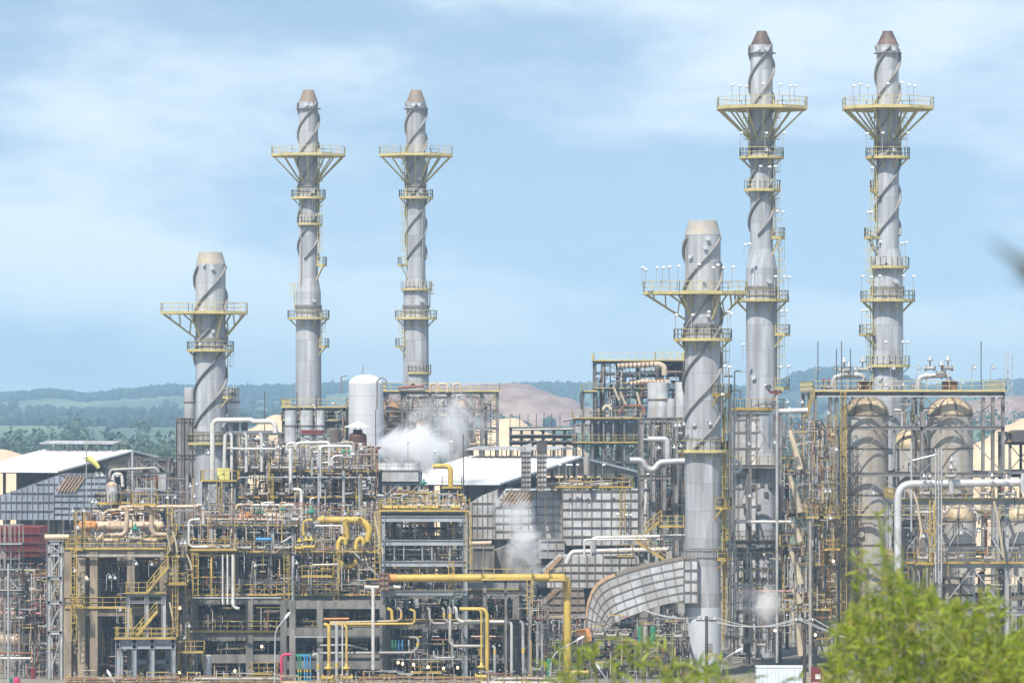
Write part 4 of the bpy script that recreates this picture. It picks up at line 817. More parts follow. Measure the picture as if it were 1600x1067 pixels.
frame('stack_base_frame', 'broad stained gallery frame round the foot of the slender stack above the piping', 'steel frame', [443, 470, 508, 538], [636, 648, 660], [637, 657, 690, 720], 'steel', cw=.4, bw=.3, bh=.4, decks=(0, 1), rails=(0, 1), diag=[(2, 1, 'x'), (1, 1, '/')], my='yellow_pale')
for x, hw, d in ((454, 9, 'beside the frame corner'), (479, 10, 'in the middle'), (500, 8, 'beside the mast')): vessel_v(x, hw, 641, 641.5, 860, 634, 'plain pale duct drum under the stained gallery, ' + d, 'clad', name='duct_drum', cat='drum', manway=False, bands=(665,))
vessel_v(521, 12, 668, 672, 860, 630, 'dark grey drum between the stained gallery and the hatted vent', 'dark_vessel', name='duct_drum', cat='drum')
frame('small_rack', 'small lattice rack with a red top sheet below the stained gallery', 'steel frame', [470, 490, 512], [604, 610], [678, 690], 'galv', cw=.2, bw=.2, bh=.2, diag=[(0, 0, 'x'), (1, 0, 'x')], foot=735); setp(MB().prism([P(470, 677.5, 603), P(470, 672, 603), P(504, 672, 603), P(504, 677.5, 603)], (0, 4, 0)).build('cover_sheet', 'red'), 'dark red cover sheet lying on the small lattice rack', 'sheet')
# hatted brown vent vessel
Y = 545; c = P(559, 735, Y); t = T('vent_vessel', 'dark brown vent vessel under a cream conical rain hat', 'vent', c); Z = lambda y: zz(y, Y)
MB().lathe((c.x, Y, 0), [(mm(14, Y), Z(735)), (mm(14, Y), Z(682)), (mm(12.5, Y), Z(678)), (mm(7.5, Y), Z(676))], 24).build('body', 'brown', t); MB().lathe((c.x, Y, 0), [(mm(7.5, Y), Z(676)), (mm(7.5, Y), Z(671))], 20).build('neck', 'brown', t)
MB().lathe((c.x, Y, 0), [(mm(21, Y), Z(667.5)), (mm(21, Y), Z(666.8)), (mm(10, Y), Z(662.5)), (.05, Z(658))], 28).build('rain_hat', 'cream', t)
for k in range(4): w = .8 + k * math.pi / 2; MB().beam((c.x + .4 * math.cos(w), Y + .4 * math.sin(w), Z(672)), (c.x + .4 * math.cos(w), Y + .4 * math.sin(w), Z(665)), .1).build('hat_post', 'steel_dark', t)
MB().lathe((c.x, Y, 0), [(mm(14, Y) - .01, Z(700)), (mm(14, Y) + .1, Z(700)), (mm(14, Y) + .1, Z(699)), (mm(14, Y) - .01, Z(699))], 24, smooth=False, cap=False).build('hoop', 'rust', t)
Y = 547; c = P(580, 735, Y); t = T('inlet_box', 'brown riveted inlet box with a red lid beside the hatted vent', 'box', c); MB().box(P(569, 735, Y), P(591, 702, Y + 3)).build('body', 'rust', t); MB().prism([P(567, 701.8, Y - .2), P(575, 697, Y - .2), P(593, 697.5, Y - .2), P(593, 701.8, Y - .2)], (0, 3.4, 0)).build('lid', 'red', t)
for x in (574, 580, 586): MB().beam(P(x, 734, Y - .06), P(x, 703, Y - .06), .12).build('stiffener', 'brown', t)
setp(MB().sweep([P(528, 702, 543), P(538, 694, 543), P(545, 692, 543)], [.2, .5, .35], 8).build('pipe_end', 'tan'), 'tan flared pipe end leaning on the hatted vent', 'pipe')
# cooling unit that lets off steam
t = frame('steam_unit', 'pale grey cooling unit letting off the big white steam cloud', 'cooling unit', [588, 621, 655], [541, 549], [735, 753, 772], 'steel_blue', cw=.35, bw=.3, bh=.3, diag=[(0, 1, 'v'), (1, 1, 'v')], foot=800)
MB().box(P(587, 752, 540.6), P(656, 736, 549.4)).build('casing', 'clad', t); MB().rail([P(587, 735.5, 540.7), P(656, 735.5, 540.7)], sp=1.2).build('railing', 'steel', t)
for x in (600, 621, 642): MB().lathe(P(x, 736, 545), [(1.3, 0), (1.15, .4), (1.1, 1.0)], 18, cap=False).build('fan_stack', 'clad', t)
pipe([(676, 730), (680, 728), (700, 728), (704, 733), (704, 762)], 8, 'pipe_yellow', 535, 'yellow goose bend pipe beside the white shed roof', n=12); pipe([(707, 860), (707, 792), (698, 786)], 8, 'pipe_yellow', 530, 'yellow upright pipe in front of the sloping grey duct', n=12)
pipe([(665, 772), (685, 776), (686, 800)], 6, 'pipe_yellow', 525, 'short yellow elbow on the valve landing below the steam', n=10); pipe([(655, 800), (657, 770), (668, 764)], 6, 'pipe_yellow', 526, 'slim yellow elbow next to the green actuator by the steam', n=10)
balcony(690, 722, 761, 531, 3, 'yellow landing beside the white shed roof corner')
# ================================================================ upper pipe rack left of centre
frame('upper_rack', 'tall grey pipe rack with two yellow decks under the hatted vent', 'pipe rack', [371, 425, 491, 515, 552, 588], [520, 527, 534], [737, 778, 826], 'steel', cw=.5, bw=.3, bh=.4, decks=(0, 1), rails=(0, 1), diag=[(0, 1, '/'), (3, 1, 'x'), (4, 1, '/'), (1, 1, '\\')], my='yellow', sides=False)
frame('upper_rack', 'open lattice top of the pipe rack under the white hooped header', 'pipe rack', [371, 392, 412, 437], [522, 529], [676, 700, 730], 'steel', cw=.35, bw=.25, bh=.3, diag=[(0, 0, 'x'), (2, 0, 'x'), (1, 1, 'x'), (0, 1, '/'), (2, 1, '\\')], foot=737)
pipe([(332, 750), (332, 656.5), (392, 656), (395, 658.5), (425, 658.5), (430, 664), (430, 676)], 8, 'white_pipe', 518, 'fat pale pipe arching high over the rack beside the short chimney', n=12)
pipe([(350, 745), (352, 676), (438, 675)], 6, 'white_pipe', 519, 'white header pipe hooped along the rack top', n=10)
for x in (362, 385, 409): pipe([(x - 4, 676.5), (x, 680), (x, 737)], 5, 'white_pipe', 518.6, 'white drop pipe hanging from the hooped header on the rack', 'drop_pipe', group='white drop pipes of the hooped header')
pipe([(355, 700), (378, 701), (440, 701)], 3.5, 'white_pipe', 518, 'thin white pipe half way down the rack lattice', fl=((1, .2), (1, .6)))
pipe([(455, 703), (448, 705), (448, 693), (460, 692), (462, 700)], 5, 'white_pipe', 517, 'small white U pipe at the end of the hooped header')
pipe([(454, 700), (454, 764), (469, 765), (471, 770), (471, 880)], 6, 'white_pipe', 516.5, 'long white riser jogging down the rack face', n=10)
pipe([(462, 702), (464, 692), (512, 691), (515, 695), (515, 737)], 5, 'white_pipe', 518, 'white hoop pipe between the rack and the hatted vent, larger one')
pipe([(500, 778), (500, 697), (548, 697), (549, 700), (549, 724)], 5.5, 'white_pipe', 516, 'white square arch pipe in front of the hatted vent', n=10); pipe([(519, 727), (519, 715), (525, 712), (548, 712)], 4, 'white_pipe', 515.5, 'short white hoop pipe carrying two green valves')
pipe([(370, 791), (425, 791)], 4.5, 'rust', 517, 'rust red pipe lying under the lower yellow rack deck'); pipe([(455, 788), (470, 788)], 3, 'rust', 517, 'short rust red crosspiece beside the white riser')
pipe([(498, 880), (498, 702)], 3.5, 'galv', 515, 'grey upright pipe on the rack face beside the arch pipe', fl=((0, .5),)); pipe([(537, 820), (537, 735)], 5, 'galv', 515.5, 'grey upright pipe on the rack face below the green valves'); pipe([(562, 800), (562, 742)], 5, 'galv', 515.5, 'grey upright pipe at the rack end below the hatted vent')
pipe([(491, 778), (485, 779), (486, 830)], 3, 'white_pipe', 515, 'thin pale pipe stepping off the lower rack deck')
pipe([(558, 740), (558, 704)], 1.6, 'galv', 513, 'thin lamp mast before the brown vent vessel', 'mast', 'mast')
# masts in front of the sky
for x, y0, y1 in ((413.5, 612, 700), (441, 642, 700), (464, 612, 660), (494, 616, 690), (587, 640, 735), (724, 678, 760), (398.5, 700, 760), (724.5, 740, 800)): pipe([(x, y1), (x, y0)], 1.6, 'steel_dark', 550, 'thin dark mast rising from the racks in front of the hills', 'mast', 'mast', group='thin masts on the racks', n=5)
for x, y0, y1 in ((1278, 533, 612), (1307, 545, 612), (1315, 533, 612), (1329, 545, 612), (1533, 533, 612)): pipe([(x, y1), (x, y0)], 1.6, 'steel_dark', 519, 'thin dark mast rising above the silo frame deck', 'mast', 'mast', group='thin masts on the silo frame', n=5)
# ================================================================ short chimney surroundings
frame('post_frame', 'row of grey posts with a top beam beside the short chimney', 'steel frame', [279, 291, 304], [592, 600], [653, 710], 'steel', cw=.75, bw=.4, bh=.5); frame('post_frame', 'grey posts behind the short chimney under the second bin', 'steel frame', [354, 366, 380], [594, 600], [653, 710], 'steel', cw=.5, bw=.35, bh=.4)
vessel_v(296, 8.5, 605, 605.5, 653, 596, 'plain blue grey bin standing on the posts beside the short chimney', 'clad', name='storage_bin', cat='bin', manway=False, bands=(628,)); vessel_v(364, 10.5, 605, 605.5, 653, 597, 'plain blue grey bin half hidden by the short chimney', 'clad', name='storage_bin', cat='bin', manway=False, bands=(628,))
frame('chimney_platform', 'yellow landing on braced legs in front of the short chimney', 'platform', [318, 341, 366], [508, 513], [752, 787, 820], 'steel', cw=.3, bw=.25, bh=.3, decks=(0,), rails=(0,), diag=[(0, 0, 'x'), (1, 0, 'x'), (0, 1, 'x')])
c = P(349, 752, 509); t = T('control_cabinet', 'pale green control cabinet on the yellow chimney landing', 'cabinet', c); MB().box(c + Vector((-.7, 0, .12)), c + Vector((.7, .6, 1.5))).build('body', 'windsock', t); MB().box(c + Vector((-.1, -.04, .8)), c + Vector((.1, 0, .95))).build('handle', 'steel_dark', t)
ribbed([(0, 812), (0, 775), (95, 741), (160, 741), (160, 812)], 566, 9, 8.5, 13, 'grey ribbed duct sloping up in front of the open shed posts', m='clad_blue', rw=.09, legs=(10, 80, 150))
ribbed([(84, 812), (84, 768), (100, 744), (133, 744), (118, 768), (166, 744), (166, 812)][:2] + [(100, 744), (166, 744), (166, 812)], 562, 6, 11, 10, 'ribbed duct bend with a sloping shoulder below the windsock', m='clad_blue', rw=.1, slope=((87, 768), (102, 745), (135, 745), (118, 768), 6), legs=(92, 160))
c = P(255, 765, 560); t = T('equipment_box', 'tan and grey equipment box under the shed gable', 'box', c); MB().box(P(247, 766, 560), P(262, 741, 563)).build('body', 'clad', t); MB().box(P(243.5, 767, 559.8), P(247, 741, 563.1)).build('tan_side', 'orange', t)
frame('braced_tower', 'grey braced steel tower inside the shed gable beside the windsock', 'steel frame', [201, 213, 240, 262], [575, 582], [715, 738, 762, 790], 'steel', cw=.4, bw=.28, bh=.32, diag=[(1, 0, 'x'), (1, 1, 'x'), (1, 2, 'x'), (2, 1, '/'), (2, 0, '\\')]); pipe([(170, 760), (172, 734), (243, 731), (248, 738)], 5, 'grey_pipe', 565, 'dark grey pipe arching over the braced tower'); pipe([(207, 790), (207, 702)], 4, 'galv', 570, 'grey upright pipe on the braced tower'); pipe([(176, 750), (178, 740), (190, 740), (192, 760)], 5, 'white_pipe', 560, 'white hook pipe beside the tan domed pot')
vessel_v(175, 9, 752, 760, 785, 556, 'tan domed pot standing on a round yellow gallery', 'clad', 'tan', 'domed_pot', 'vessel'); t = T('round_gallery', 'round yellow gallery beneath the tan domed pot', 'platform', P(168, 786, 556)); c = P(168, 0, 556); ring(t, Vector((c.x, 556, 0)), zz(785, 556), .3, 1.6, my='yellow', drop=1.2); balcony(186, 204, 785, 556, 2.5, 'square yellow cage landing beside the round gallery')
# windsock
t = T('windsock', 'yellow windsock drooping from its thin mast before the white shed roof', 'windsock', P(135, 790, 545)); a = P(135, 0, 545); MB().sweep([P(135, 790, 545), P(135, 686, 545)], .07, 6).build('mast', 'galv', t); MB().sweep([P(135.5, 715, 545), P(141, 718, 545), P(149, 724, 545), P(154.5, 731, 545)], [.42, .4, .33, .24], 10).build('sock', 'windsock', t); MB().lathe(P(135.3, 715, 545), [(.42, -.06), (.46, -.06), (.46, .06), (.42, .06)], 12, cap=False).build('ring', 'steel', t)
# ================================================================ lower left: drum deck on concrete legs
frame('drum_deck', 'round ended concrete deck on tall stained legs carrying the long tan drum', 'concrete frame', [106, 128, 147, 205, 256], [497, 503, 511, 520], [858, 950], 'concrete', cw=.85, bw=.5, bh=.85, decks=(0, 1), rails=(0, 1), deckm='concrete_grey')
vessel_h(138, 257, 822, 8.5, 503, 'long tan drum with dark straps on top of the concrete deck', 'tan', hoops=6, n=22); vessel_h(122, 152, 821, 7.5, 501, 'short orange rusty drum end beside the yellow cage', 'orange', hoops=2)
pipe([(152, 860), (152, 846), (158, 837), (190, 836), (197, 830), (199, 800), (196, 793), (190, 792)], 7.5, 'tan', 499, 'tan S shaped pipe dropping across the long drum', n=12)
pipe([(262, 835), (243, 835), (237, 828), (236, 800), (232, 793), (225, 792)], 7.5, 'tan', 499, 'tan S shaped pipe beside the deck end', n=12)
pipe([(186, 794), (197, 791.5), (310, 791)], 6, 'tan', 502, 'long tan pipe running level above the drum', n=10); pipe([(175, 796), (255, 797)], 4, 'tan', 500.5, 'thinner tan pipe just below the long level tan pipe')
pipe([(162, 812), (162, 802), (170, 797), (180, 797)], 4.5, 'tan', 500, 'small tan elbow above the drum strap'); pipe([(145, 798), (156, 799), (158, 812)], 4.5, 'tan', 500, 'small tan elbow near the orange drum end'); pipe([(212, 802), (218, 796), (226, 794)], 4, 'tan', 501, 'small tan elbow between the two S shaped pipes')
for x in (146, 163, 190, 214, 229): vessel_v(x, 4, 803, 806, 814, 503, 'dark brown bonnet nozzle standing on the long tan drum', 'brown', name='bonnet_nozzle', cat='nozzle', group='bonnet nozzles on the tan drum', manway=False)
pipe([(70, 839), (108, 839)], 9.5, 'tan', 498, 'fat tan pipe end poking out beside the lattice trestle', n=12)
balcony(115, 130, 858, 496, 3, 'tall yellow cage at the deck corner beside the orange drum end', h=4.2); 
frame('lattice_trestle', 'slim grey lattice trestle beside the tall concrete legs', 'trestle', [76, 95], [498, 501], [845, 863, 900, 938, 985], 'galv', cw=.4, bw=.3, bh=.4, diag=[(0, 0, '\\'), (0, 1, '/'), (0, 2, '/'), (0, 3, '/'), (0, 4, '/')])
vessel_h(150, 210, 914, 12, 509, 'dark green horizontal exchanger under the concrete deck', 'teal_dark', hoops=3); pipe([(222, 875.5), (256, 875.5)], 3.5, 'orange', 498, 'thin orange tan pipe under the concrete deck edge'); vessel_h(160, 228, 1045, 10, 512, 'dull brown horizontal exchanger low between the concrete legs', 'rust', hoops=2)
for x, y0, y1, d in ((163, 900, 1010, 'upper'), (180, 1000, 1050, 'lower')): pipe([(x, y1), (x, y0 + 8), (x + 9, y0), (x + 9, y1 + 20)], 5, 'grey_pipe', 505, 'grey looping pipe between the concrete legs, %s one' % d)
frame('stair_tower', 'stair tower of grey steel beside the concrete legs with two yellow landings', 'stair tower', [207, 234, 262], [494, 499], [1000, 1030], 'steel_blue', cw=.5, bw=.35, bh=.5, decks=(0,), rails=(0,)); frame('stair_landing', 'yellow railed landing at the stair head under the deck', 'platform', [200, 229, 256], [495, 499], [927, 938], 'galv', cw=.45, bw=.35, bh=.3, decks=(0,), rails=(0,), foot=1000)
stair(229, 926, 262, 886, 494, 'yellow stair flight climbing from the upper landing'); stair(207, 1000, 245, 955, 494.5, 'yellow stair flight climbing from the lower landing'); stair(210, 1060, 258, 1010, 496, 'shaded yellow stair flight near the ground')
frame('landing_legs', 'long yellow railed landing on grey legs near the ground', 'platform', [184, 210, 238, 271], [492, 496], [998, 1006], 'steel_blue', cw=.5, bw=.35, bh=.5, decks=(0,), rails=(0,))
# tall post cluster between drum deck and main frame
frame('post_cluster', 'narrow steel cluster between the drum deck and the main concrete frame', 'steel frame', [262, 274, 290], [497, 503], [828, 870, 910, 945], 'steel', cw=.35, bw=.25, bh=.3, decks=(1, 2), rails=(1,), diag=[(0, 1, 'x'), (1, 2, 'x'), (1, 0, '/')])
for xa, ya, xb, yb in ((260, 832, 266, 860), (270, 830, 277, 862), (292, 866, 300, 890), (265, 940, 272, 985)): pipe([(xa, ya), ((xa + xb) / 2 + 1, (ya + yb) / 2), (xb, yb)], 3.2, 'plank', 495, 'short slanting tan canvas hose beside the drum deck', 'hose', 'hose', group='tan canvas hoses by the drum deck')
stair(262, 866, 276, 832, 496, 'steep yellow stair flight behind the deck end')
# ================================================================ main concrete frame
frame('concrete_frame', 'main concrete frame with stained beams under the long pipe deck', 'concrete frame', [303, 390, 448, 520, 600], [500, 507, 515, 526], [930, 987, 1022], 'concrete_grey', cw=.8, bw=.5, bh=.95, decks=(0, 1), rails=(0, 1), my='yellow')
frame('concrete_frame', 'front concrete portal whose dark beam spans behind the yellow uprights', 'concrete frame', [443, 457, 500, 598], [497, 499.2], [938, 980, 1032], 'concrete_grey', cw=.68, bw=.45, bh=.9)
frame('concrete_frame', 'dark concrete frame beneath the long yellow pipe', 'concrete frame', [606, 664, 726, 757, 806], [501, 508, 516, 526], [921, 968, 1022], 'concrete_grey', cw=.75, bw=.5, bh=1.0, decks=(0, 1))
frame('pipe_deck', 'long grey steel pipe deck with yellow rails beneath the big yellow pipe', 'pipe rack', [301, 345, 370, 398, 423, 456, 494, 526, 560, 597], [500, 507, 514], [863, 905], 'steel', cw=.36, bw=.25, bh=.45, decks=(0,), rails=(0,), diag=[(3, 1, '/'), (4, 1, '\\'), (7, 1, '\\'), (8, 1, '\\'), (6, 1, 'x')], foot=932)
frame('upper_deck', 'short steel deck above the pipe deck beside the blue pipe', 'pipe rack', [268, 301, 334, 368, 398, 425, 457], [501, 508, 514], [821], 'galv', cw=.3, bw=.25, bh=.3, decks=(0,), foot=862, my='yellow')
frame('valve_deck', 'yellow railed deck below the drum heads of the main frame', 'platform', [301, 330, 366], [497.5, 500], [860, 866], 'yellow', cw=.2, bw=.2, bh=.2, decks=(0,), rails=(0,), foot=934)
vessel_h(352, 458, 879, 16, 509, 'big brown drum slung under the long pipe deck', 'dark_vessel', hoops=3, n=24); vessel_h(372, 392, 807, 7, 505, 'small orange banded drum on the upper deck', 'orange'); vessel_h(408, 440, 805.5, 5, 504, 'small tan capsule drum beside green valves', 'tan'); vessel_h(444, 458, 808, 5.5, 506, 'small grey capsule drum beside green valves', 'grey_pipe')
vessel_h(316, 420, 962, 5.5, 502, 'dark long shell exchanger above the stained beam', 'dark_vessel', hoops=4); vessel_h(415, 470, 957, 5, 504, 'tan shell exchanger glowing in the sun behind a concrete leg', 'tan', hoops=3); vessel_h(308, 330, 953, 5, 503, 'small dark pump casing at the frame corner', 'brown')
vessel_v(324, 6.5, 1022, 1024, 1062, 496, 'pale upright pot with a flat lid at the frame foot', 'clad', 'cream', 'flat_pot', 'vessel', manway=False)
for x, w in ((348, 2.8), (355.5, 2.8), (364, 4.8)): pipe([(x, 866), (x, 944)] if x < 360 else [(x, 866), (x, 945), (368, 950), (374, 950)], w, 'white_pipe', 496.5, 'pale upright pipe in the trio hanging below the pipe deck', group='trio of pale pipes below the pipe deck', bands=((0, .93, 'white'),))
pipe([(312, 811), (298, 812), (295, 816), (295, 850), (300, 854), (324, 854)], 4, 'white_pipe', 497, 'white square C shaped pipe at the deck corner', n=10)
pipe([(400, 842.5), (425, 842.5)], 6, 'blue', 499, 'bright blue pipe length lying on the pipe deck', n=12); pipe([(450, 907), (473, 907)], 8, 'blue', 503, 'blue motor casing under the pipe deck', 'motor', 'motor', n=12)
pipe([(458, 940), (458, 868)], 4.6, 'galv', 498, 'grey upright downpipe beside the tan drum', bands=((0, .4, 'silver'),)); pipe([(432, 853), (455, 838)], 4, 'galv', 499, 'grey slanting strut across the pipe deck rail', 'strut', 'strut')
# big yellow pipe pair on the deck
pipe([(492, 814), (502, 812), (562, 812), (572, 818), (578, 828), (574, 846)], 10.5, 'pipe_yellow', 499, 'fat yellow pipe arching along the deck and bending down', 'yellow_pipe', n=16, fl=((1, .05),)); pipe([(540, 812), (542, 842)], 10, 'pipe_yellow', 499, 'fat yellow branch dropping from the arched yellow pipe', 'yellow_pipe', n=16)
for x in (531, 559): pipe([(x - 3, 858), (x - 2, 846), (x + 3, 840), (x + 9, 843), (x + 9, 850)], 7, 'pipe_yellow', 498, 'yellow hooped nozzle behind the deck rail ' + ('under the branch' if x < 540 else 'under the arch end'), 'yellow_pipe', n=12)
pipe([(529, 864), (530, 878), (538, 885), (552, 884), (557, 876), (557, 864)], 9, 'pipe_yellow', 500.2, 'fat yellow U pipe hanging under the long pipe deck', 'yellow_pipe', n=14)
pipe([(548, 894), (575, 902)], 8, 'pipe_yellow', 504, 'dull yellow pipe receding below the U pipe', 'yellow_pipe'); pipe([(488, 882), (530, 881)], 2.6, 'white_pipe', 499, 'thin pale pipe reaching the yellow U pipe'); pipe([(492, 821), (534, 821), (535, 830)], 2.6, 'white_pipe', 498, 'thin white pipe below the arched yellow pipe')
pipe([(474, 836), (474, 816), (480, 812), (488, 812)], 4, 'pipe_yellow', 498, 'small tan yellow hook pipe beside the green actuator', 'yellow_pipe')
pipe([(599, 867), (585, 806)], 3.6, 'plank', 497, 'pale slanting pole leaning at the big yellow pipe end', 'pole', 'pole'); pipe([(552, 862), (596, 905)], 4, 'galv', 499.5, 'grey diagonal strut under the pipe deck end', 'strut', 'strut')
# steel beam frame in the middle
frame('beam_frame', 'heavy blue grey steel frame with four deep beams beside the yellow arch', 'steel frame', [598, 727], [497, 505, 514], [806, 843, 876, 922], 'steel_blue', cw=.5, bw=.4, bh=.62, diag=[(0, 0, '\\', 1)], deckm='steel')
frame('beam_frame', 'yellow railed machine deck on slim posts above the deep beams', 'platform', [598, 628, 660, 692, 727], [500, 507, 514], [800, 773], 'steel_blue', cw=.25, bw=.2, bh=.25, decks=(0,), rails=(0,), foot=806, diag=[]) if 0 else None
frame('machine_deck', 'yellow railed machine deck on the deep blue grey beams', 'platform', [596, 640, 685, 728], [497.5, 505, 513], [799, 804], 'steel', cw=.2, bw=.2, bh=.2, decks=(0,), rails=(0,), foot=806)
frame('machine_deck', 'slim grey upper frame over the machine deck below the steam unit', 'steel frame', [588, 614, 640, 656], [503, 510], [775, 799], 'steel', cw=.25, bw=.2, bh=.25, diag=[(0, 0, '\\'), (2, 0, 'x')])
for x in (616, 631, 660, 675, 703): pipe([(x, 875), (x, 846)], 2.6, 'galv', 499, 'slim grey hanger post between the two lower deep beams', 'hanger_post', 'post', group='hanger posts between the deep beams')
for y in (849, 858, 866): pipe([(603, y), (722, y)], 2, 'galv', 500, 'thin grey horizontal bar between the lower deep beams', 'bar', 'bar', group='thin bars between the deep beams')
pipe([(602, 887), (690, 887)], 3.5, 'pipe_yellow', 501, 'shaded yellow pipe just above the long yellow pipe')
ribbed([(706, 921), (706, 872), (738, 856), (772, 856), (772, 921)], 521, 8, 16, 30, 'stained grey concrete bin behind the deep beam frame', m='concrete_grey', rm='concrete', name='concrete_bin', cat='bin'); pipe([(732, 849), (768, 848)], 7, 'tan', 522, 'tan pipe end lying on the concrete bin', n=12); ribbed([(770, 905), (770, 862), (800, 850), (838, 862), (838, 905)], 528, 8, 20, 40, 'pale stained tank box behind the steam column', m='concrete_grey', rm='concrete', name='concrete_bin', cat='bin')
# ---- long yellow pipe and its deck
pipe([(607, 903), (880, 902), (886.5, 908), (886.5, 1110)], 12, 'pipe_yellow', 495, 'long fat yellow pipe running level then turning down to the ground', 'yellow_pipe', n=18, bend=1.3, fl=((2, .93),), bands=((0, .01, 'orange'),))
pipe([(882, 1050), (908, 1050), (920, 1050)], 6, 'pipe_yellow', 494.6, 'yellow side branch with flanges at the foot of the long yellow pipe', 'yellow_pipe', n=12, fl=((0, .4), (0, .8), (1, .9)))
frame('pipe_bridge', 'yellow railed bridge over the long yellow pipe on concrete posts', 'platform', [757, 790, 827], [493.5, 496.6], [906, 925], 'steel', cw=.3, bw=.25, bh=.3, decks=(0,), rails=(0,)); ribbed([(592, 921), (592, 896), (607, 896), (607, 921)], 494.2, 2, 8, 8, 'rusty little cage box at the long yellow pipe start', m='clad_brown', rm='rust', name='cage_box', cat='box')
pipe([(570, 916.5), (580, 917), (583, 921), (583, 1046)], 5.5, 'white_pipe', 494, 'tall pale downpipe in front of the concrete portal', n=12, bands=((2, .9, 'silver'),)); pipe([(570, 918), (578, 918)], 6, 'white_pipe', 495.5, 'short pale pipe stub at the head of the tall downpipe'); pipe([(576, 917), (626, 917)], 5.5, 'white_pipe', 497, 'pale level pipe just beneath the long yellow pipe', fl=((0, .8),))
# ---- coloured uprights
pipe([(506, 975), (511, 975.5), (514, 980), (514, 1075)], 5.6, 'pipe_yellow', 493, 'thickest yellow upright pipe before the portal', 'yellow_pipe', n=14); pipe([(537, 977), (541.5, 979), (541.5, 1075)], 3.8, 'pipe_yellow', 493, 'slimmer yellow upright pipe before the portal', 'yellow_pipe', n=12)
pipe([(521, 974.5), (526, 977), (526, 1080)], 5, 'galv', 493, 'grey upright pipe with a yellow band between the yellow uprights', n=12, bands=((1, .6, 'pipe_yellow'),)); pipe([(533, 976), (535, 979), (535, 1060)], 2.6, 'white_pipe', 493, 'thin pale upright pipe between the yellow uprights')
pipe([(514, 975), (645, 974), (648, 970), (648, 954), (640, 951.5)], 3.6, 'pipe_yellow', 494, 'slim yellow pipe running level to an upturned end', 'yellow_pipe', n=10); pipe([(516, 972.5), (620, 970), (627, 966), (627, 953), (620, 949)], 4, 'tan', 494.6, 'pale tan pipe running level to a hooked end with yellow band', n=10, bands=((2, .4, 'pipe_yellow'),)); pipe([(605, 950), (612, 953), (613, 972)], 5, 'pipe_yellow', 495, 'short yellow hooked pipe beside the concrete leg', 'yellow_pipe', n=12)
for y in (1003, 1019): pass
pipe([(500, 1020), (645, 1019), (652, 1012), (654, 1000), (650, 995), (640, 995)], 4.4, 'grey_pipe', 495, 'grey level pipe ending in a swan hook with yellow band', n=10, bands=((2, .5, 'pipe_yellow'),)); pipe([(500, 1008), (540, 1007), (575, 1014)], 3.5, 'grey_pipe', 496, 'grey level pipe passing behind the yellow uprights'); pipe([(506, 966.5), (545, 966)], 3.2, 'orange', 496, 'short orange tan pipe above the yellow uprights')
pipe([(440, 1090), (440, 1026), (444, 1022), (455, 1022)], 4.8, 'crimson', 493, 'crimson pipe bending at a concrete leg', n=12)
for i, (x, m) in enumerate(((466, 'green'), (470, 'green'), (476, 'blue'), (480, 'blue'), (485, 'blue'))): pipe([(462, 1024), (x - 2, 1024), (x, 1027), (x, 1085)], 2.6, m, 493 + i * .25, 'thin %s upright pipe in the coloured bunch by the crimson pipe' % m, group='thin %s uprights of the coloured bunch' % m, bands=((2, .35, 'pipe_yellow'),))
pipe([(489, 1024), (494, 1020), (497, 1026), (498, 1085)], 5, 'galv', 493.5, 'grey hooked pipe with a yellow band beside the coloured bunch', n=10, bands=((2, .25, 'pipe_yellow'),)); pipe([(462, 1022), (488, 1021.5)], 2, 'green', 494.8, 'thin green level pipe over the coloured bunch')
for x, m in ((613, 'green'), (618, 'green'), (623, 'blue'), (628.5, 'blue'), (639, 'galv')): pipe([(x, 1018), (x, 999)], 3, m, 497, 'short thin %s pipe stub hanging over the swan hook pipe' % ('grey' if m == 'galv' else m), group='short %s stubs over the swan hook' % m)
# ---- right lower set
pipe([(718, 951), (752, 951), (758, 953), (761, 960), (761, 1090)], 6, 'pipe_yellow', 493, 'bright yellow pipe bending down before the dark concrete frame, thick one', 'yellow_pipe', n=14); pipe([(718, 951.5), (747, 951.5), (752, 956), (752, 1080)], 3, 'pipe_yellow', 492.5, 'bright yellow pipe bending down before the dark concrete frame, thin one', 'yellow_pipe', n=10)
pipe([(667, 949), (671, 952), (672, 968), (678, 973.5), (755, 973)], 4, 'grey_pipe', 494.5, 'grey hooked pipe running level under the concrete beam', n=10); pipe([(690, 949), (694, 952), (694, 966), (700, 972)], 4, 'grey_pipe', 494.2, 'grey hooked pipe with one yellow band, short one', n=10, bands=((1, .6, 'pipe_yellow'),)); pipe([(700, 948), (703.5, 951), (703, 1002), (708, 1009), (755, 1009)], 5, 'grey_pipe', 494, 'grey hooked pipe with one yellow band, long one stepping low', n=10, bands=((1, .2, 'pipe_yellow'),)); pipe([(709, 948), (713, 951), (714, 966), (720, 971), (795, 971), (799, 975), (799, 1060)], 5.4, 'white_pipe', 494.4, 'pale hooked pipe running level then down to a flange', n=10, bands=((1, .6, 'silver'), (5, .5, 'silver')))
for x, y0, w, d in ((773, 1008, 4.6, 'shortest'), (817, 970, 5, 'tall'), (826, 973, 2.2, 'thin'), (839.5, 970, 4.2, 'hook headed'), (847, 971, 3.5, 'outermost')): pipe([(x - 5, y0 + .5), (x, y0 + 3), (x + (1 if d == 'tall' else 0), 1056)], w, 'galv', 494, 'pale grey upright pipe near the long yellow downpipe, %s of the five' % d, n=10, bands=((1, .15 if d == 'shortest' else .52, 'pipe_yellow'),) if d in ('shortest', 'tall') else ())
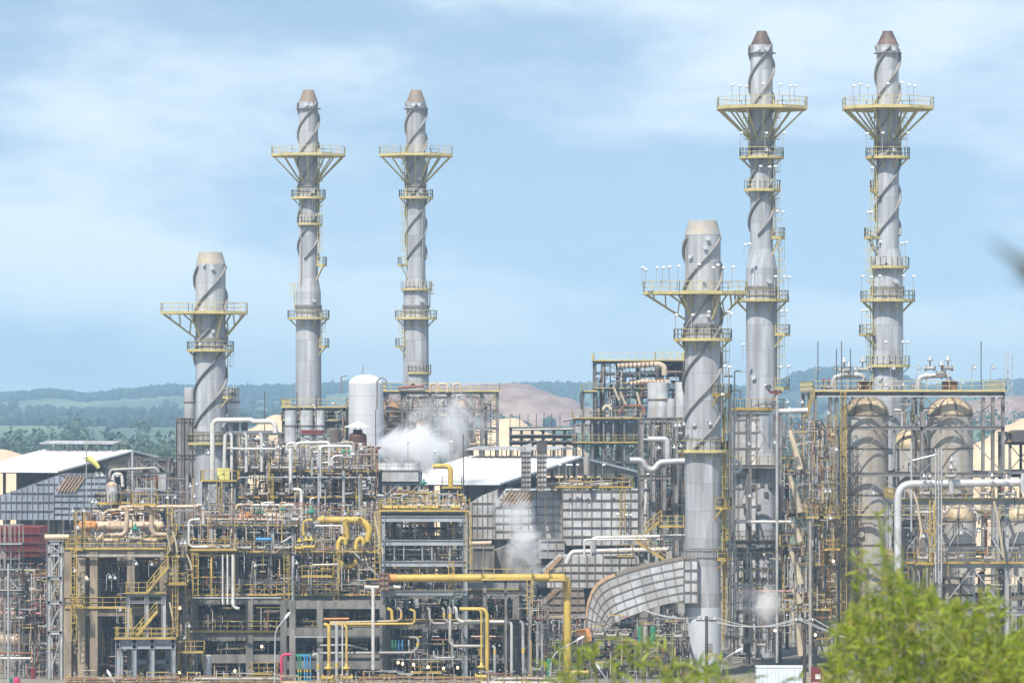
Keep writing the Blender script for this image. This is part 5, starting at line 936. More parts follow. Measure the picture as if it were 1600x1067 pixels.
pipe([(736, 994), (790, 994)], 2.8, 'tan', 497, 'thin tan level pipe behind the bright yellow pair'); pipe([(830, 1000), (830, 1065)], 2.4, 'pipe_yellow', 495, 'thin dull yellow upright near the long yellow downpipe'); vessel_v(858, 4, 1028, 1030, 1066, 494, 'dark green upright bottle beside the long yellow downpipe', 'green', name='gas_bottle', cat='bottle', manway=False)
t = T('pipe_bracket', 'white U shaped pipe bracket hanging under the dark concrete beam', 'bracket', P(694, 1027, 495)); MB().tube([P(678, 1016, 495), P(678, 1027, 495), P(711, 1027, 495), P(711, 1016, 495)], .12, 6).build('bar', 'galv', t)
# hopper and pipes under the curved duct
t = T('chute_hopper', 'orange rusty hopper plate below the curved flue duct', 'hopper', P(915, 1008, 500)); MB().prism([P(901, 985, 499), P(921, 982, 499), P(925, 1000, 499), P(913, 1005, 499)], (0, 2.5, 0)).build('plate', 'orange', t); MB().beam(P(913, 1004, 499.5), P(926, 1030, 499.5), .4).build('leg', 'rust', t)
frame('under_duct_rack', 'low grey pipe rack beneath the curved flue duct', 'pipe rack', [896, 925, 960, 1000, 1045, 1075], [500, 508, 516], [994, 1030], 'steel', cw=.4, bw=.3, bh=.4, diag=[(3, 0, 'x'), (4, 0, 'x')]); frame('duct_support', 'dark braced legs carrying the curved flue duct', 'steel frame', [1038, 1050], [503, 507], [946, 975], 'steel_dark', cw=.5, bw=.35, bh=.4, diag=[(0, 0, 'x')])
for x, m in ((1000, 'green'), (1020, 'green'), (1008, 'grey_pipe')): vessel_v(x, 4, 978, 980, 1005, 497, '%s upright bottle vessel below the curved duct' % ('dark green' if m == 'green' else 'small grey'), m, name='bottle_vessel', cat='vessel', group='%s bottles below the duct' % m, manway=False)
# ================================================================ far left edge
frame('scaffold', 'grey scaffold tower at the picture edge beside the red panels', 'scaffold', [0, 8, 17, 30], [500, 504], [820, 850, 872, 890, 905, 922, 940], 'grey_pipe', cw=.11, bw=.09, bh=.09, diag=[(0, 1, 'x'), (1, 3, '/'), (2, 4, '\\'), (0, 5, '/')], decks=(1, 3, 5), my='galv')
t = T('clad_house', 'red corrugated clad house wall at the picture edge', 'building', P(35, 1000, 545)); MB().box(P(-20, 869, 545), P(75, 820, 556)).build('red_wall', 'red', t)
for i in range(24): p = P(-18 + i * 4, 0, 544.9); MB().beam((p.x, 544.9, zz(868.5, 545)), (p.x, 544.9, zz(820.5, 545)), .09, .12).build('corrugation', 'red', t)
for y in (833, 848, 860): MB().beam(P(-20, y, 544.75), P(75, y, 544.75), .2, .15).build('girt', 'brown', t)
for x in (-10, 20, 45, 72): MB().ibeam(P(x, 1010, 546), P(x, 869, 546), .5, .5).build('column', 'steel_dark', t)
MB().box(P(-20, 1000, 556), P(75, 870, 556.5)).build('rear_wall', 'steel_dark', t)
vessel_h(-30, 50, 1000, 10, 508, 'big tan rusty pipe drum lying low at the picture edge', 'tan', hoops=2); vessel_h(52, 92, 984, 6, 506, 'rusty brown valve body beside the big low pipe drum', 'rust', hoops=3); vessel_v(73, 12, 990, 994, 1040, 507, 'squat brown rusted pot beside the big low pipe drum', 'clad_brown', 'rust', 'squat_pot', 'vessel')
for y, m, w, d in ((935, 'red', 2.5, 'upper thin red'), (945, 'red', 2.5, 'lower thin red'), (957, 'pink', 5, 'faded pink'), (921, 'grey_pipe', 2.5, 'thin grey')): pipe([(-20, y), (76, y + 1), (100, y + 4)], w, m, 512, '%s level pipe at the picture edge behind the trestle' % d)
frame('pipe_sleepers', 'low grey rack of many level pipes at the picture edge', 'pipe rack', [-20, 25, 60, 98], [514, 522], [905, 962, 985], 'steel_dark', cw=.4, bw=.3, bh=.35, decks=(1,), my='steel')
pipe([(13, 1090), (13, 880)], 3.5, 'galv', 480, 'tall grey lighting mast at the picture edge', 'lighting_mast', 'mast')
for x in (50, 53): vessel_v(x, 2.2, 1042, 1044, 1060, 490, 'red hydrant post near the ground at the picture edge', 'red', name='hydrant', cat='hydrant', group='red hydrants at the picture edge', manway=False)
vessel_v(26, 5.5, 1058, 1060, 1075, 484, 'fat crimson drum top at the bottom picture edge', 'crimson', name='oil_drum', cat='drum', manway=False); vessel_v(16, 3.5, 1058, 1059, 1075, 484, 'small green drum top at the bottom picture edge', 'green', name='oil_drum', cat='drum', manway=False)
for x0, y in ((-10, 1020), (-10, 1028)): pipe([(x0, y), (48, y)], 4, 'white_pipe' if y > 1025 else 'rust', 500, ('white' if y > 1025 else 'rusty') + ' level pipe beneath the big low pipe drum')
# ---- second row of frames and drums, added to darken the gaps behind the front frames
frame('shade_frame', 'second row concrete frame added for shade behind the main concrete frame', 'concrete frame', [300, 372, 450, 530, 604], [536, 546, 556], [846, 900, 950, 1000], 'concrete_grey', cw=.8, bw=.5, bh=1.2, decks=(0, 1, 2), deckm='steel_dark')
frame('shade_frame', 'second row steel frame added for shade behind the deep beam frame', 'steel frame', [606, 660, 720, 780, 840], [538, 546, 554], [878, 920, 960, 1000], 'steel_dark', cw=.5, bw=.4, bh=.6, decks=(0, 1, 2), deckm='steel_dark')
frame('shade_frame', 'second row steel frame added for shade behind the concrete legs', 'steel frame', [104, 160, 215, 290], [532, 540, 548], [838, 880, 930, 985], 'steel_dark', cw=.5, bw=.4, bh=.6, decks=(0, 1, 2), deckm='steel_dark')
frame('shade_frame', 'second row steel frame added for shade behind the silos and manifold deck', 'steel frame', [1230, 1300, 1400, 1500, 1620], [562, 572], [738, 800, 860, 930], 'steel_dark', cw=.5, bw=.4, bh=.6, decks=(0, 1, 2), deckm='steel_dark')
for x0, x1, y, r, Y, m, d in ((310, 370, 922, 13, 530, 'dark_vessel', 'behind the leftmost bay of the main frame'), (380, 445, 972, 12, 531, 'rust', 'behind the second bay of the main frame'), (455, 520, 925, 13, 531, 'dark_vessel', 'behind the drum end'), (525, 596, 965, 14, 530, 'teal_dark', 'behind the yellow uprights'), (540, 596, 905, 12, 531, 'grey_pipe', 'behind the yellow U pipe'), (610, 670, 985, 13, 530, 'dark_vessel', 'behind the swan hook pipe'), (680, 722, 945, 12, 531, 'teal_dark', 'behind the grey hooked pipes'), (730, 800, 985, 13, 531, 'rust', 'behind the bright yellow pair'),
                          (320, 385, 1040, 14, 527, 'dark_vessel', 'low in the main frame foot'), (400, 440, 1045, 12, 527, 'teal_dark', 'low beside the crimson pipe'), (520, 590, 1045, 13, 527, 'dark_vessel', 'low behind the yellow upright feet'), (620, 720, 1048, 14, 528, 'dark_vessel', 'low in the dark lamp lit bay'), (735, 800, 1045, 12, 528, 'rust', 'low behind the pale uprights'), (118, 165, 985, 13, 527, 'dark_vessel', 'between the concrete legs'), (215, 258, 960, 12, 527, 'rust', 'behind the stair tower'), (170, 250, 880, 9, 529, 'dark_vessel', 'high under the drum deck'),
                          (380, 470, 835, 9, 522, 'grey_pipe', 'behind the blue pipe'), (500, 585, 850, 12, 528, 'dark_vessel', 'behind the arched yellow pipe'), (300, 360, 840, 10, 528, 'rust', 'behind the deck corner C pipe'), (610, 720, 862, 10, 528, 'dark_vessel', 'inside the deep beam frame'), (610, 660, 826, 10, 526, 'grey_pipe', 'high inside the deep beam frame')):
    vessel_h(x0, x1, y, r, Y, ('dark green' if m == 'teal_dark' else 'dark' if m == 'dark_vessel' else 'brown' if m == 'rust' else 'grey') + ' backing drum added for shade ' + d, m, 'exchanger', hoops=3)  # drums added as dark backing so the bays look shaded
# further yellow cages, hoses and pots that crowd the lower units
for x0, x1, yf, Y, dep, d in ((262, 292, 912, 494, 2.5, 'on the narrow cluster beside the stair tower'), (276, 318, 1018, 493, 2.5, 'around the leg beside the flat lidded pot'), (390, 432, 1052, 494, 2.5, 'low beside the crimson pipe'), (110, 130, 945, 494, 2, 'on the outermost concrete leg'), (470, 520, 900, 496, 2, 'below the valve crowd of the pipe deck'), (640, 690, 1050, 497, 2, 'low inside the dark lit bay'), (858, 884, 905, 493, 2, 'at the bend of the long yellow pipe'), (205, 245, 788, 498, 2, 'above the long tan drum')): balcony(x0, x1, yf, Y, dep, 'small yellow railed cage ' + d)
for cx, hw, y0, y1, Y, m, d in ((332, 5, 838, 862, 503, 'tan', 'at the left end of the pipe deck'), (362, 4, 842, 862, 502, 'galv', 'beside the blue pipe length'), (412, 4, 846, 862, 504, 'rust', 'behind the blue pipe length'), (505, 5, 840, 862, 505, 'grey_pipe', 'under the arched yellow pipe'), (450, 5, 715, 736, 523, 'clad', 'at the end of the hooped header'), (400, 4, 762, 777, 522, 'tan', 'on the lower rack deck'), (535, 5, 758, 777, 522, 'clad', 'on the lower rack deck near the rack end'), (646, 5, 782, 798, 504, 'tan', 'on the machine deck middle'), (700, 5, 780, 798, 504, 'clad', 'on the machine deck end'), (340, 6, 900, 931, 504, 'clad', 'above the top beam of the main frame'), (490, 6, 905, 931, 504, 'rust', 'above the main frame near the yellow U pipe'), (420, 5, 960, 988, 503, 'green', 'above the stained beam'), (230, 5, 1030, 1062, 503, 'rust', 'behind the stair tower foot'), (545, 5, 1035, 1062, 500, 'clad', 'behind the slimmer yellow upright'), (640, 6, 1036, 1062, 504, 'rust', 'inside the lit bay'), (700, 5, 1036, 1062, 504, 'clad', 'in the lit bay beside the frame leg')):
    vessel_v(cx, hw, y0, y0 + 2.5, y1, Y, 'small upright %s pot ' % {'tan': 'tan', 'galv': 'pale grey', 'rust': 'rusty', 'grey_pipe': 'dull grey', 'clad': 'whitish', 'green': 'dark green'}[m] + d, m, name='upright_pot', bands=((y0 + y1) / 2,), n=14)
# low ground lines and kerbs before the first row
for i, (x0, x1, y, m, d) in enumerate(((104, 300, 1061, 'rust', 'rusty ground pipe along the foot of the concrete legs'), (104, 290, 1066, 'grey_pipe', 'dull grey ground pipe along the foot of the concrete legs'), (300, 436, 1060, 'grey_pipe', 'dull grey ground pipe before the main frame foot'), (300, 480, 1066, 'tan', 'tan ground pipe before the main frame foot'), (560, 745, 1059, 'rust', 'rusty ground pipe before the lit bay'), (560, 870, 1066, 'white_pipe', 'whitish ground pipe before the lit bay'), (770, 870, 1060, 'grey_pipe', 'dull grey ground pipe before the pale uprights'))): pipe([(x0, y + 6), (x0 + 4, y), (x1, y), (x1 + 4, y + 6)], 4.5, m, 489 + i * .3, d, fl=((1, .3), (1, .7)))
for x0, x1, d in ((104, 280, 'along the concrete legs'), (285, 500, 'along the main frame'), (505, 880, 'along the dark concrete frame')):
    a, b = P(x0, 0, 487), P(x1, 0, 487); t = T('guard_rail', 'low yellow guard rail on the ground ' + d, 'railing', (a.x, 487, 0)); MB().rail([(a.x, 487, gz(0, 487)), (b.x, 487, gz(0, 487))], h=1.0, sp=2.2).build('rails', 'yellow', t)
# ================================================================ lamps, valves and crowds of thin piping
def lamp_proto(kind):
    t = T('dome_lamp' if kind else 'flood_lamp', 'x', 'lamp', (0, 0, 0))
    if kind: MB().tube([(0, 0, 0), (0, 0, 1.9), (.15, 0, 2.25), (.4, 0, 2.3), (.5, 0, 2.05)], .05, 6, bend=.2).build('pole', 'galv', t); MB().lathe((.5, 0, 0), [(.06, 2.12), (.12, 2.02), (.2, 1.9), (.32, 1.78), (.34, 1.72)], 12).build('shade', 'galv', t); MB().lathe((.5, 0, 0), [(.03, 1.52), (.18, 1.56), (.26, 1.64), (.27, 1.715)], 12).build('lens', 'white', t)
    else: MB().tube([(0, 0, 0), (0, 0, 2.45), (.12, -.1, 2.6)], .05, 6).build('pole', 'galv', t); MB().lathe((.2, -.15, 0), [(.05, 2.85), (.22, 2.78), (.3, 2.66), (.28, 2.58), (.1, 2.5)], 12).build('head', 'white', t)
    return t
PROTO = {0: lamp_proto(0), 1: lamp_proto(1)}; USED = set(); RN0 = random.Random(4)
def lamps(kind, pts, Y, label, group):
    for x, y in pts:
        src = PROTO[kind]; o = src if kind not in USED else copy_tree(src); USED.add(kind)
        top = P(x, y, Y); o.location = (top.x - (.39 if kind else .2), Y, top.z - (1.75 * .78 if kind else 2.68 * .8)); o.rotation_euler = (0, 0, RN0.uniform(-.5, .5)); o.scale = ((.78 if kind else .8),) * 3; o['label'] = label; o['group'] = group
def L0(pts, Y, where): lamps(0, pts, Y, 'white floodlight ' + where, 'floodlights ' + where)
def L1(pts, Y, where): lamps(1, pts, Y, 'white gooseneck dome lamp ' + where, 'dome lamps ' + where)
L0([(1006, 418), (1011, 421), (1028, 418), (1038, 418), (1048, 417), (1062, 416), (1131, 418), (1146, 417), (1115, 418), (1123, 414), (1093, 413)], 501.5, 'along the gallery of the broad chimney')
L0([(1146, 133), (1158, 134), (1168, 135), (1194, 131), (1220, 132), (1236, 134), (1244, 134)], 541.3, 'along the gallery of the tallest stack beside the broad chimney')
L0([(1335, 134), (1346, 132), (1358, 135), (1388, 131), (1410, 129), (1421, 133), (1430, 134)], 541.3, 'along the gallery of the tallest stack behind the silos')
L0([(1160, 208), (1226, 208), (1198, 208), (1189, 260), (1204, 261), (1212, 260), (1216, 330), (1224, 331), (1165, 382), (1172, 381), (1213, 432), (1226, 432), (1234, 433), (1222, 486), (1230, 486), (1221, 573), (1233, 572), (1163, 538), (1197, 602), (1213, 432)], 541.4, 'on lower rings of tallest stack beside broad chimney')
L0([(1356, 209), (1419, 208), (1381, 208), (1365, 262), (1357, 332), (1363, 331), (1410, 380), (1417, 379), (1349, 432), (1362, 433), (1376, 431), (1413, 431), (1429, 432), (1349, 485), (1356, 484), (1385, 534), (1411, 534), (1419, 534), (1377, 378)], 541.4, 'on lower rings of tallest stack behind silos')
L0([(1083, 492), (1109, 487), (1140, 487), (1144, 490), (1133, 572), (1141, 573), (1058, 492), (1130, 616)], 502, 'on the lower rings of the broad chimney')
L1([(1279, 577), (1307, 577), (1317, 580), (1337, 577), (1360, 574), (1397, 576), (1437, 576), (1524, 575), (1553, 575), (1385, 602), (1412, 602), (1254, 629), (1231, 629), (1306, 627), (1420, 628)], 519.5, 'above the silo frame deck')
L1([(1295, 646), (1307, 703), (1290, 768), (1297, 768), (1298, 810), (1168, 668), (1171, 694), (1176, 710), (1211, 692), (1172, 775), (1365, 771)], 510, 'around the silo frame and heater')
L1([(1444, 744), (1453, 744), (1550, 743), (1573, 744), (1530, 830), (1502, 833), (1443, 838)], 499, 'on the manifold deck')
L1([(1056, 665), (1062, 665), (1069, 663), (1085, 664), (1110, 662), (1054, 699), (1064, 697)], 503, 'beside the broad chimney middle ring')
L0([(876, 726), (887, 726), (904, 726), (944, 726), (1015, 785), (1005, 796), (965, 803), (980, 804), (987, 804), (893, 726)], 543, 'before the white shed gable and furnace casing')
L1([(153, 743), (160, 743), (184, 743), (262, 778), (274, 778), (223, 785), (305, 776), (325, 780), (298, 760), (308, 757), (326, 708)], 507, 'between the windsock and the short chimney')
L1([(145, 784), (151, 785), (115, 799), (132, 799), (213, 881), (238, 882), (117, 892), (122, 825)], 496, 'around the tan drum deck'); L1([(172, 902), (180, 903), (188, 953), (283, 849), (290, 849), (296, 978), (288, 997), (137, 905), (224, 1035), (254, 1040)], 495.5, 'between the concrete legs and stair tower')
L1([(389, 789), (389, 784), (412, 696), (435, 699), (380, 702), (520, 703), (486, 700), (565, 702), (552, 710), (461, 823), (552, 820)], 513, 'on the upper pipe rack'); L1([(399, 884), (464, 880), (423, 812), (540, 803), (560, 803), (1030, 700)], 498, 'along the long pipe deck')
L0([(563, 694), (706, 690), (682, 705), (640, 690)], 530, 'around the steam cloud')
USEL = set()
for px, py, lab in ((136, 903, 'by the concrete legs'), (409, 1010, 'beside the hanging lamp bracket'), (281, 950, 'behind the stair tower'), (622, 1035, 'under the swan hook pipe'), (629, 1037, 'under the swan hook pipe end'), (646, 1038, 'left inside the dark bay'), (669, 1042, 'mid inside the dark bay'), (693, 1044, 'inside the dark bay near the leg'), (715, 1043, 'beside the dark frame leg'), (367, 1048, 'glowing red low in the main frame'), (280, 1051, 'low behind the yellow post'), (1211, 985, 'low behind the tall thin post'), (1302, 877, 'on the narrow yellow balcony'), (1274, 992, 'near the wooden pole wires')):
    c = P(px, py, 497); t = T('bulkhead_light', 'small lit warm lamp ' + lab, 'lamp', c); MB().lathe(c, [(.02, .2), (.12, .12), (.14, 0), (.08, -.1), (.02, -.12)], 8).build('bulb', 'lit', t); MB().beam(c + Vector((0, 0, .15)), c + Vector((0, .5, .3)), .06).build('bracket', 'steel', t)
for (xa, ya, xb, yb, xc, yc), lab in (((429, 1090, 430, 985, 446, 965), 'tall street lamp with a curved arm before the main frame'), ((858, 1110, 862, 1022, 903, 999), 'street lamp with a long slanting arm beside the long yellow downpipe'), ((952, 1110, 951, 1066, 936, 1044), 'street lamp with a round white head before the duct leg'), ((182, 1110, 181, 1070, 173, 1056), 'street lamp with a round white head before the concrete legs'), ((1125, 1110, 1128, 1030, 1150, 1018), 'street lamp with a slanting arm behind the low bamboo')):
    Y = 470; b = P(xa, ya, Y); t = T('street_lamp', lab, 'street lamp', (b.x, Y, 0)); MB().tube([(b.x, Y, 0), P(xb, yb, Y), P(xc, yc, Y)], .075, 8, bend=2.0).build('pole', 'galv', t); e = P(xc, yc, Y); d = (P(xc, yc, Y) - P(xb, yb, Y)).normalized()
    MB().sweep([e - d * .1, e + d * .15, e + d * .6, e + d * .8], [.08, .16, .14, .05], 10).build('lamp_head', 'white', t)
# valves: actuator on a body with a hand wheel
def valve_proto(kind):
    t = T('control_valve' if kind else 'gate_valve', 'x', 'valve', (0, 0, 0))
    MB().sweep([(-.55, 0, .35), (.55, 0, .35)], .2, 8).sweep([(-.6, 0, .35), (-.48, 0, .35)], .36, 10).sweep([(.48, 0, .35), (.6, 0, .35)], .36, 10).build('body', 'grey_pipe', t); MB().sweep([(0, 0, .4), (0, 0, 1.0)], .1, 6).build('stem', 'steel', t)
    if kind: MB().lathe((0, 0, 1.0), [(.09, 0), (.1, .18), (.4, .24), (.42, .34), (.36, .42), (.14, .48), (.12, .78), (.04, .82)], 12).build('actuator', 'green', t)
    else: MB().lathe((0, 0, 1.0), [(.34, -.04), (.4, 0), (.34, .04), (.3, 0)], 14, cap=False).beam((-.36, 0, 1), (.36, 0, 1), .05).beam((0, -.36, 1), (0, .36, 1), .05).build('hand_wheel', 'steel_dark', t)
    return t
VP = {0: valve_proto(0), 1: valve_proto(1)}; VU = set(); CM = {'green': 'green', 'yellow': 'pipe_yellow', 'blue': 'blue', 'silver': 'silver', 'red': 'red', 'tan': 'tan', 'dark': 'steel_dark', 'grey': 'grey_pipe'}
def valves(kind, pts, Y, col, where, sc=1.0):
    for x, y in pts:
        o = VP[kind] if kind not in VU else copy_tree(VP[kind]); VU.add(kind); p = P(x, y, Y); o.location = p; o.scale = (sc,) * 3; o.rotation_euler = (0, 0, (x * 7 % 10) / 10 - .5)
        o['label'] = f'{col} {"actuated control" if kind else "hand wheel"} valve {where}'; o['group'] = f'{col} valves {where}'
        for ch in o.children:
            if 'stem' in ch.name: continue
            cm = CM[col] if kind and 'actuator' in ch.name or not kind and 'hand_wheel' in ch.name or col in ('yellow', 'tan') else 'grey_pipe'
            if ch.data.materials[0] != M[cm]: ch.data = ch.data.copy(); ch.data.materials[0] = M[cm]
valves(1, [(487, 824)], 498.5, 'green', 'at the arched yellow pipe start', 1.3); valves(1, [(211, 846)], 497, 'green', 'under the long tan drum', 1.1); valves(1, [(401, 816), (410, 817), (442, 812)], 503, 'green', 'on the upper deck between capsule drums', .9); valves(1, [(537, 718), (546, 718)], 515, 'green', 'on the short white hoop pipe', .7); valves(1, [(662, 772)], 525, 'green', 'by the slim yellow elbow', 1.0)
valves(1, [(217, 848), (205, 850)], 497.5, 'silver', 'under the long tan drum', .9); valves(0, [(145, 848), (168, 848), (180, 848), (228, 848), (240, 848)], 498.5, 'tan', 'behind the drum deck rail', .9)
valves(1, [(1319, 583), (1348, 582), (1326, 590)], 522, 'silver', 'over the overhead elbow nearer the broad chimney', 1.0); valves(1, [(1453, 580), (1481, 580), (1471, 588)], 522, 'silver', 'over the overhead elbow nearer the lattice mast', 1.0); valves(1, [(1486, 748), (1487, 736)], 498.5, 'silver', 'on the big silver header', .9)
valves(1, [(478, 858), (486, 858), (468, 860)], 498, 'yellow', 'crowding the deck left of the yellow arch', .8); valves(0, [(340, 860), (352, 858), (378, 860), (386, 860), (410, 860), (436, 860), (444, 860)], 498.5, 'dark', 'along the long pipe deck', .9); valves(0, [(316, 858), (326, 858), (334, 858), (307, 858)], 498.5, 'tan', 'on the yellow valve deck', .9); valves(0, [(470, 855), (452, 858)], 499, 'blue', 'near the yellow valve crowd', .7)
valves(0, [(380, 735), (400, 735), (430, 735), (445, 735), (470, 735), (530, 735), (540, 735)], 519, 'dark', 'on the upper rack deck', .9); valves(0, [(390, 776), (412, 776), (440, 776), (470, 776), (545, 776), (573, 776)], 519, 'grey', 'on the lower rack deck', .9)
valves(0, [(606, 797), (616, 797), (632, 797), (645, 797), (664, 797), (680, 797), (712, 797)], 499, 'yellow', 'on the machine deck', .9); valves(1, [(625, 775)], 504, 'yellow', 'high over the machine deck', .6)
valves(0, [(770, 1064), (798, 1064), (818, 1064), (840, 1050)], 493.5, 'dark', 'at the feet of the pale uprights', .9); valves(1, [(513, 1064), (541, 1064), (752, 1062)], 492.5, 'yellow', 'at the feet of the yellow uprights', 1.1); valves(0, [(1442, 876), (1490, 876), (1545, 876), (1445, 775), (1540, 775), (1580, 775)], 500, 'grey', 'behind the manifold deck rails', .9); valves(1, [(1566, 775)], 499.5, 'red', 'on the manifold deck by the header', .6); valves(1, [(1287, 608), (1295, 608)], 519, 'red', 'on the silo frame corner', .7)
valves(0, [(1142, 1000), (1168, 1005), (1190, 1012), (1150, 980)], 512, 'dark', 'low before the white clad heater', 1.0); valves(0, [(935, 995), (955, 997), (975, 996), (1030, 998), (1060, 998)], 498.5, 'grey', 'on the rack under the curved duct', .9)
# individually modelled runs of piping that fill each bay
RN = random.Random(21); mb = MB(); MS = ['galv', 'grey_pipe', 'steel_dark', 'yellow', 'rust', 'white', 'tan', 'steel', 'white_pipe', 'silver', 'orange']
CN = {'galv': 'pale grey', 'grey_pipe': 'dull grey', 'white_pipe': 'whitish', 'tan': 'tan', 'rust': 'rusty', 'yellow': 'yellow', 'steel_dark': 'dark', 'silver': 'silver', 'orange': 'orange'}
def crowd(where, x0, x1, y0, y1, Y0, Y1, nv, nh, mats=('galv', 'grey_pipe', 'white_pipe', 'rust', 'tan'), d=(2.4, 5)):
    for i in range(nv):
        x = x0 + (x1 - x0) * (i + RN.random()) / nv; a, b = sorted((RN.uniform(y0, y1), RN.uniform(y0, y1)))
        if b - a < (y1 - y0) * .45: a, b = y0 + RN.uniform(0, .2) * (y1 - y0), y1 - RN.uniform(0, .1) * (y1 - y0)
        m = RN.choice(mats); Y = RN.uniform(Y0, Y1); w = RN.uniform(*d); pts = [(x, b), (x, a)]
        if RN.random() < .6: s = RN.choice((-1, 1)) * RN.uniform(6, 18); pts += [(x + s * .99, a - .1)]
        if RN.random() < .3: pts += [(pts[-1][0] + .01, min(y1, a + RN.uniform(8, 20)))]
        if w < 3.3: mb.cur = MS.index(m); mb.tube([P(p[0], p[1], Y) for p in pts], mm(w, Y) / 2, 5); continue
        pipe(pts, w, m, Y, f'{CN[m]} upright pipe {where}', 'riser_pipe', 'pipe', f'{CN[m]} upright pipes {where}', n=7, fl=((0, RN.uniform(.2, .8)),) if RN.random() < .4 else ())
    for i in range(nh):
        y = y0 + (y1 - y0) * (i + RN.random()) / nh; a = RN.uniform(x0, x0 + (x1 - x0) * .4); b = RN.uniform(x0 + (x1 - x0) * .55, x1); m = RN.choice(mats); w = RN.uniform(*d); Y = RN.uniform(Y0, Y1)
        pts = [(a, y), (b, y)]
        if RN.random() < .6: pts += [(b + .01, y + RN.uniform(5, 16))]
        if w < 3.3: mb.cur = MS.index(m); mb.tube([P(p[0], p[1], Y) for p in pts], mm(w, Y) / 2, 5); continue
        pipe(pts, w, m, Y, f'{CN[m]} level pipe {where}', 'level_pipe', 'pipe', f'{CN[m]} level pipes {where}', n=7, fl=((0, RN.uniform(.2, .8)),))
crowd('under the tan drum deck', 112, 255, 866, 945, 504, 518, 14, 6); crowd('low between the concrete legs', 112, 262, 958, 1060, 501, 518, 14, 8, ('grey_pipe', 'steel_dark', 'rust', 'galv', 'tan')); crowd('on top of the drum deck', 135, 256, 800, 856, 505, 516, 14, 5, ('tan', 'galv', 'rust', 'white_pipe')); crowd('in the narrow cluster by the drum deck', 258, 300, 830, 1060, 497, 506, 12, 7, ('galv', 'yellow', 'tan', 'grey_pipe'))
crowd('on the upper deck of the main frame', 300, 470, 785, 858, 502, 514, 22, 7, ('galv', 'tan', 'grey_pipe', 'white_pipe', 'rust')); crowd('under the long pipe deck', 300, 600, 868, 928, 503, 514, 34, 8, ('grey_pipe', 'galv', 'steel_dark', 'rust', 'tan')); crowd('in the middle bay of the main frame', 308, 600, 940, 985, 503, 514, 20, 8, ('grey_pipe', 'steel_dark', 'tan', 'galv')); crowd('in the bottom bay of the main frame', 300, 600, 1000, 1066, 502, 516, 26, 8, ('grey_pipe', 'steel_dark', 'galv', 'rust'))
crowd('inside the upper pipe rack', 372, 590, 740, 822, 521, 533, 34, 8, ('galv', 'grey_pipe', 'steel_dark', 'white_pipe')); crowd('on the upper rack deck', 440, 590, 690, 736, 521, 533, 14, 4, ('galv', 'white_pipe', 'grey_pipe')); crowd('in the rack lattice top', 372, 440, 680, 736, 523, 530, 9, 3, ('white_pipe', 'galv', 'grey_pipe'))
crowd('within the deep beam frame', 602, 724, 812, 920, 504, 514, 18, 6, ('galv', 'grey_pipe', 'steel_dark', 'yellow')); crowd('on the machine deck', 600, 726, 770, 798, 501, 512, 14, 3, ('yellow', 'galv', 'white_pipe')); crowd('beneath the dark concrete frame', 608, 860, 935, 1066, 503, 518, 24, 10, ('grey_pipe', 'steel_dark', 'galv', 'rust'))
crowd('under the curved duct', 895, 1075, 965, 1060, 501, 515, 18, 9, ('galv', 'grey_pipe', 'steel_dark', 'rust')); crowd('before the white clad heater', 1130, 1218, 850, 1020, 520, 530, 12, 7, ('galv', 'grey_pipe', 'steel_dark', 'white_pipe')); crowd('within the silo frame bays', 1262, 1308, 640, 1000, 516, 524, 8, 6, ('galv', 'grey_pipe', 'yellow', 'white_pipe')); crowd('behind the silos', 1395, 1445, 640, 800, 529, 535, 6, 4, ('galv', 'grey_pipe', 'white_pipe'))
crowd('on the manifold deck', 1410, 1600, 800, 876, 504, 511, 5, 3, ('galv', 'grey_pipe', 'white_pipe', 'rust')); crowd('below the manifold deck', 1410, 1600, 885, 990, 504, 514, 10, 5, ('steel_dark', 'grey_pipe', 'rust', 'galv')); crowd('beside the broad chimney ladder', 1126, 1150, 560, 1000, 506, 514, 5, 5, ('galv', 'grey_pipe', 'yellow')); crowd('at the picture edge', 0, 98, 885, 1060, 503, 518, 12, 10, ('grey_pipe', 'steel_dark', 'galv', 'rust', 'tan'))
crowd('in the rear tower', 932, 1066, 585, 705, 692, 708, 12, 8, ('steel_dark', 'galv', 'grey_pipe', 'rust')); crowd('round the slender stack foot', 600, 776, 612, 700, 632, 652, 10, 6, ('steel_dark', 'galv', 'tan', 'rust')); crowd('under the shed gable', 195, 300, 745, 800, 556, 575, 5, 2, ('steel_dark', 'galv', 'grey_pipe')); crowd('behind the tall posts', 1000, 1068, 660, 850, 534, 540, 8, 6, ('galv', 'white_pipe', 'grey_pipe'))
# countless small bore lines, fittings and instruments that nobody could count: one object
def fine(x0, x1, y0, y1, Y0, Y1, n, bits):
    n = int(n * 3.4); bits = int(bits * 3.4)
    for _ in range(n):
        mb.cur = RN.choice((0, 0, 1, 1, 2, 2, 3, 4, 4, 6, 7)); Y = Y0 + (Y1 - Y0) * RN.random() ** 2; x = RN.uniform(x0, x1); y = RN.uniform(y0, y1); w = mm(RN.uniform(.8, 1.8), Y)
        if RN.random() < .62: mb.beam(P(x, y, Y), P(x, min(y1, y + RN.uniform(10, 45)), Y), w, w)
        else: mb.beam(P(x, y, Y), P(min(x1, x + RN.uniform(8, 40)), y, Y), w, w)
    for _ in range(bits):
        mb.cur = RN.choice((0, 1, 1, 3, 3, 4, 5, 6, 6, 0, 4, 7)); Y = Y0 + (Y1 - Y0) * RN.random() ** 2; p = P(RN.uniform(x0, x1), RN.uniform(y0, y1), Y); s = mm(RN.uniform(1.2, 3.6), Y) / 2
        mb.raw([p + Vector((vx * s * RN.uniform(.7, 1.3), vy * s, vz * s)) for vx, vy, vz in ICO], ICF, True)
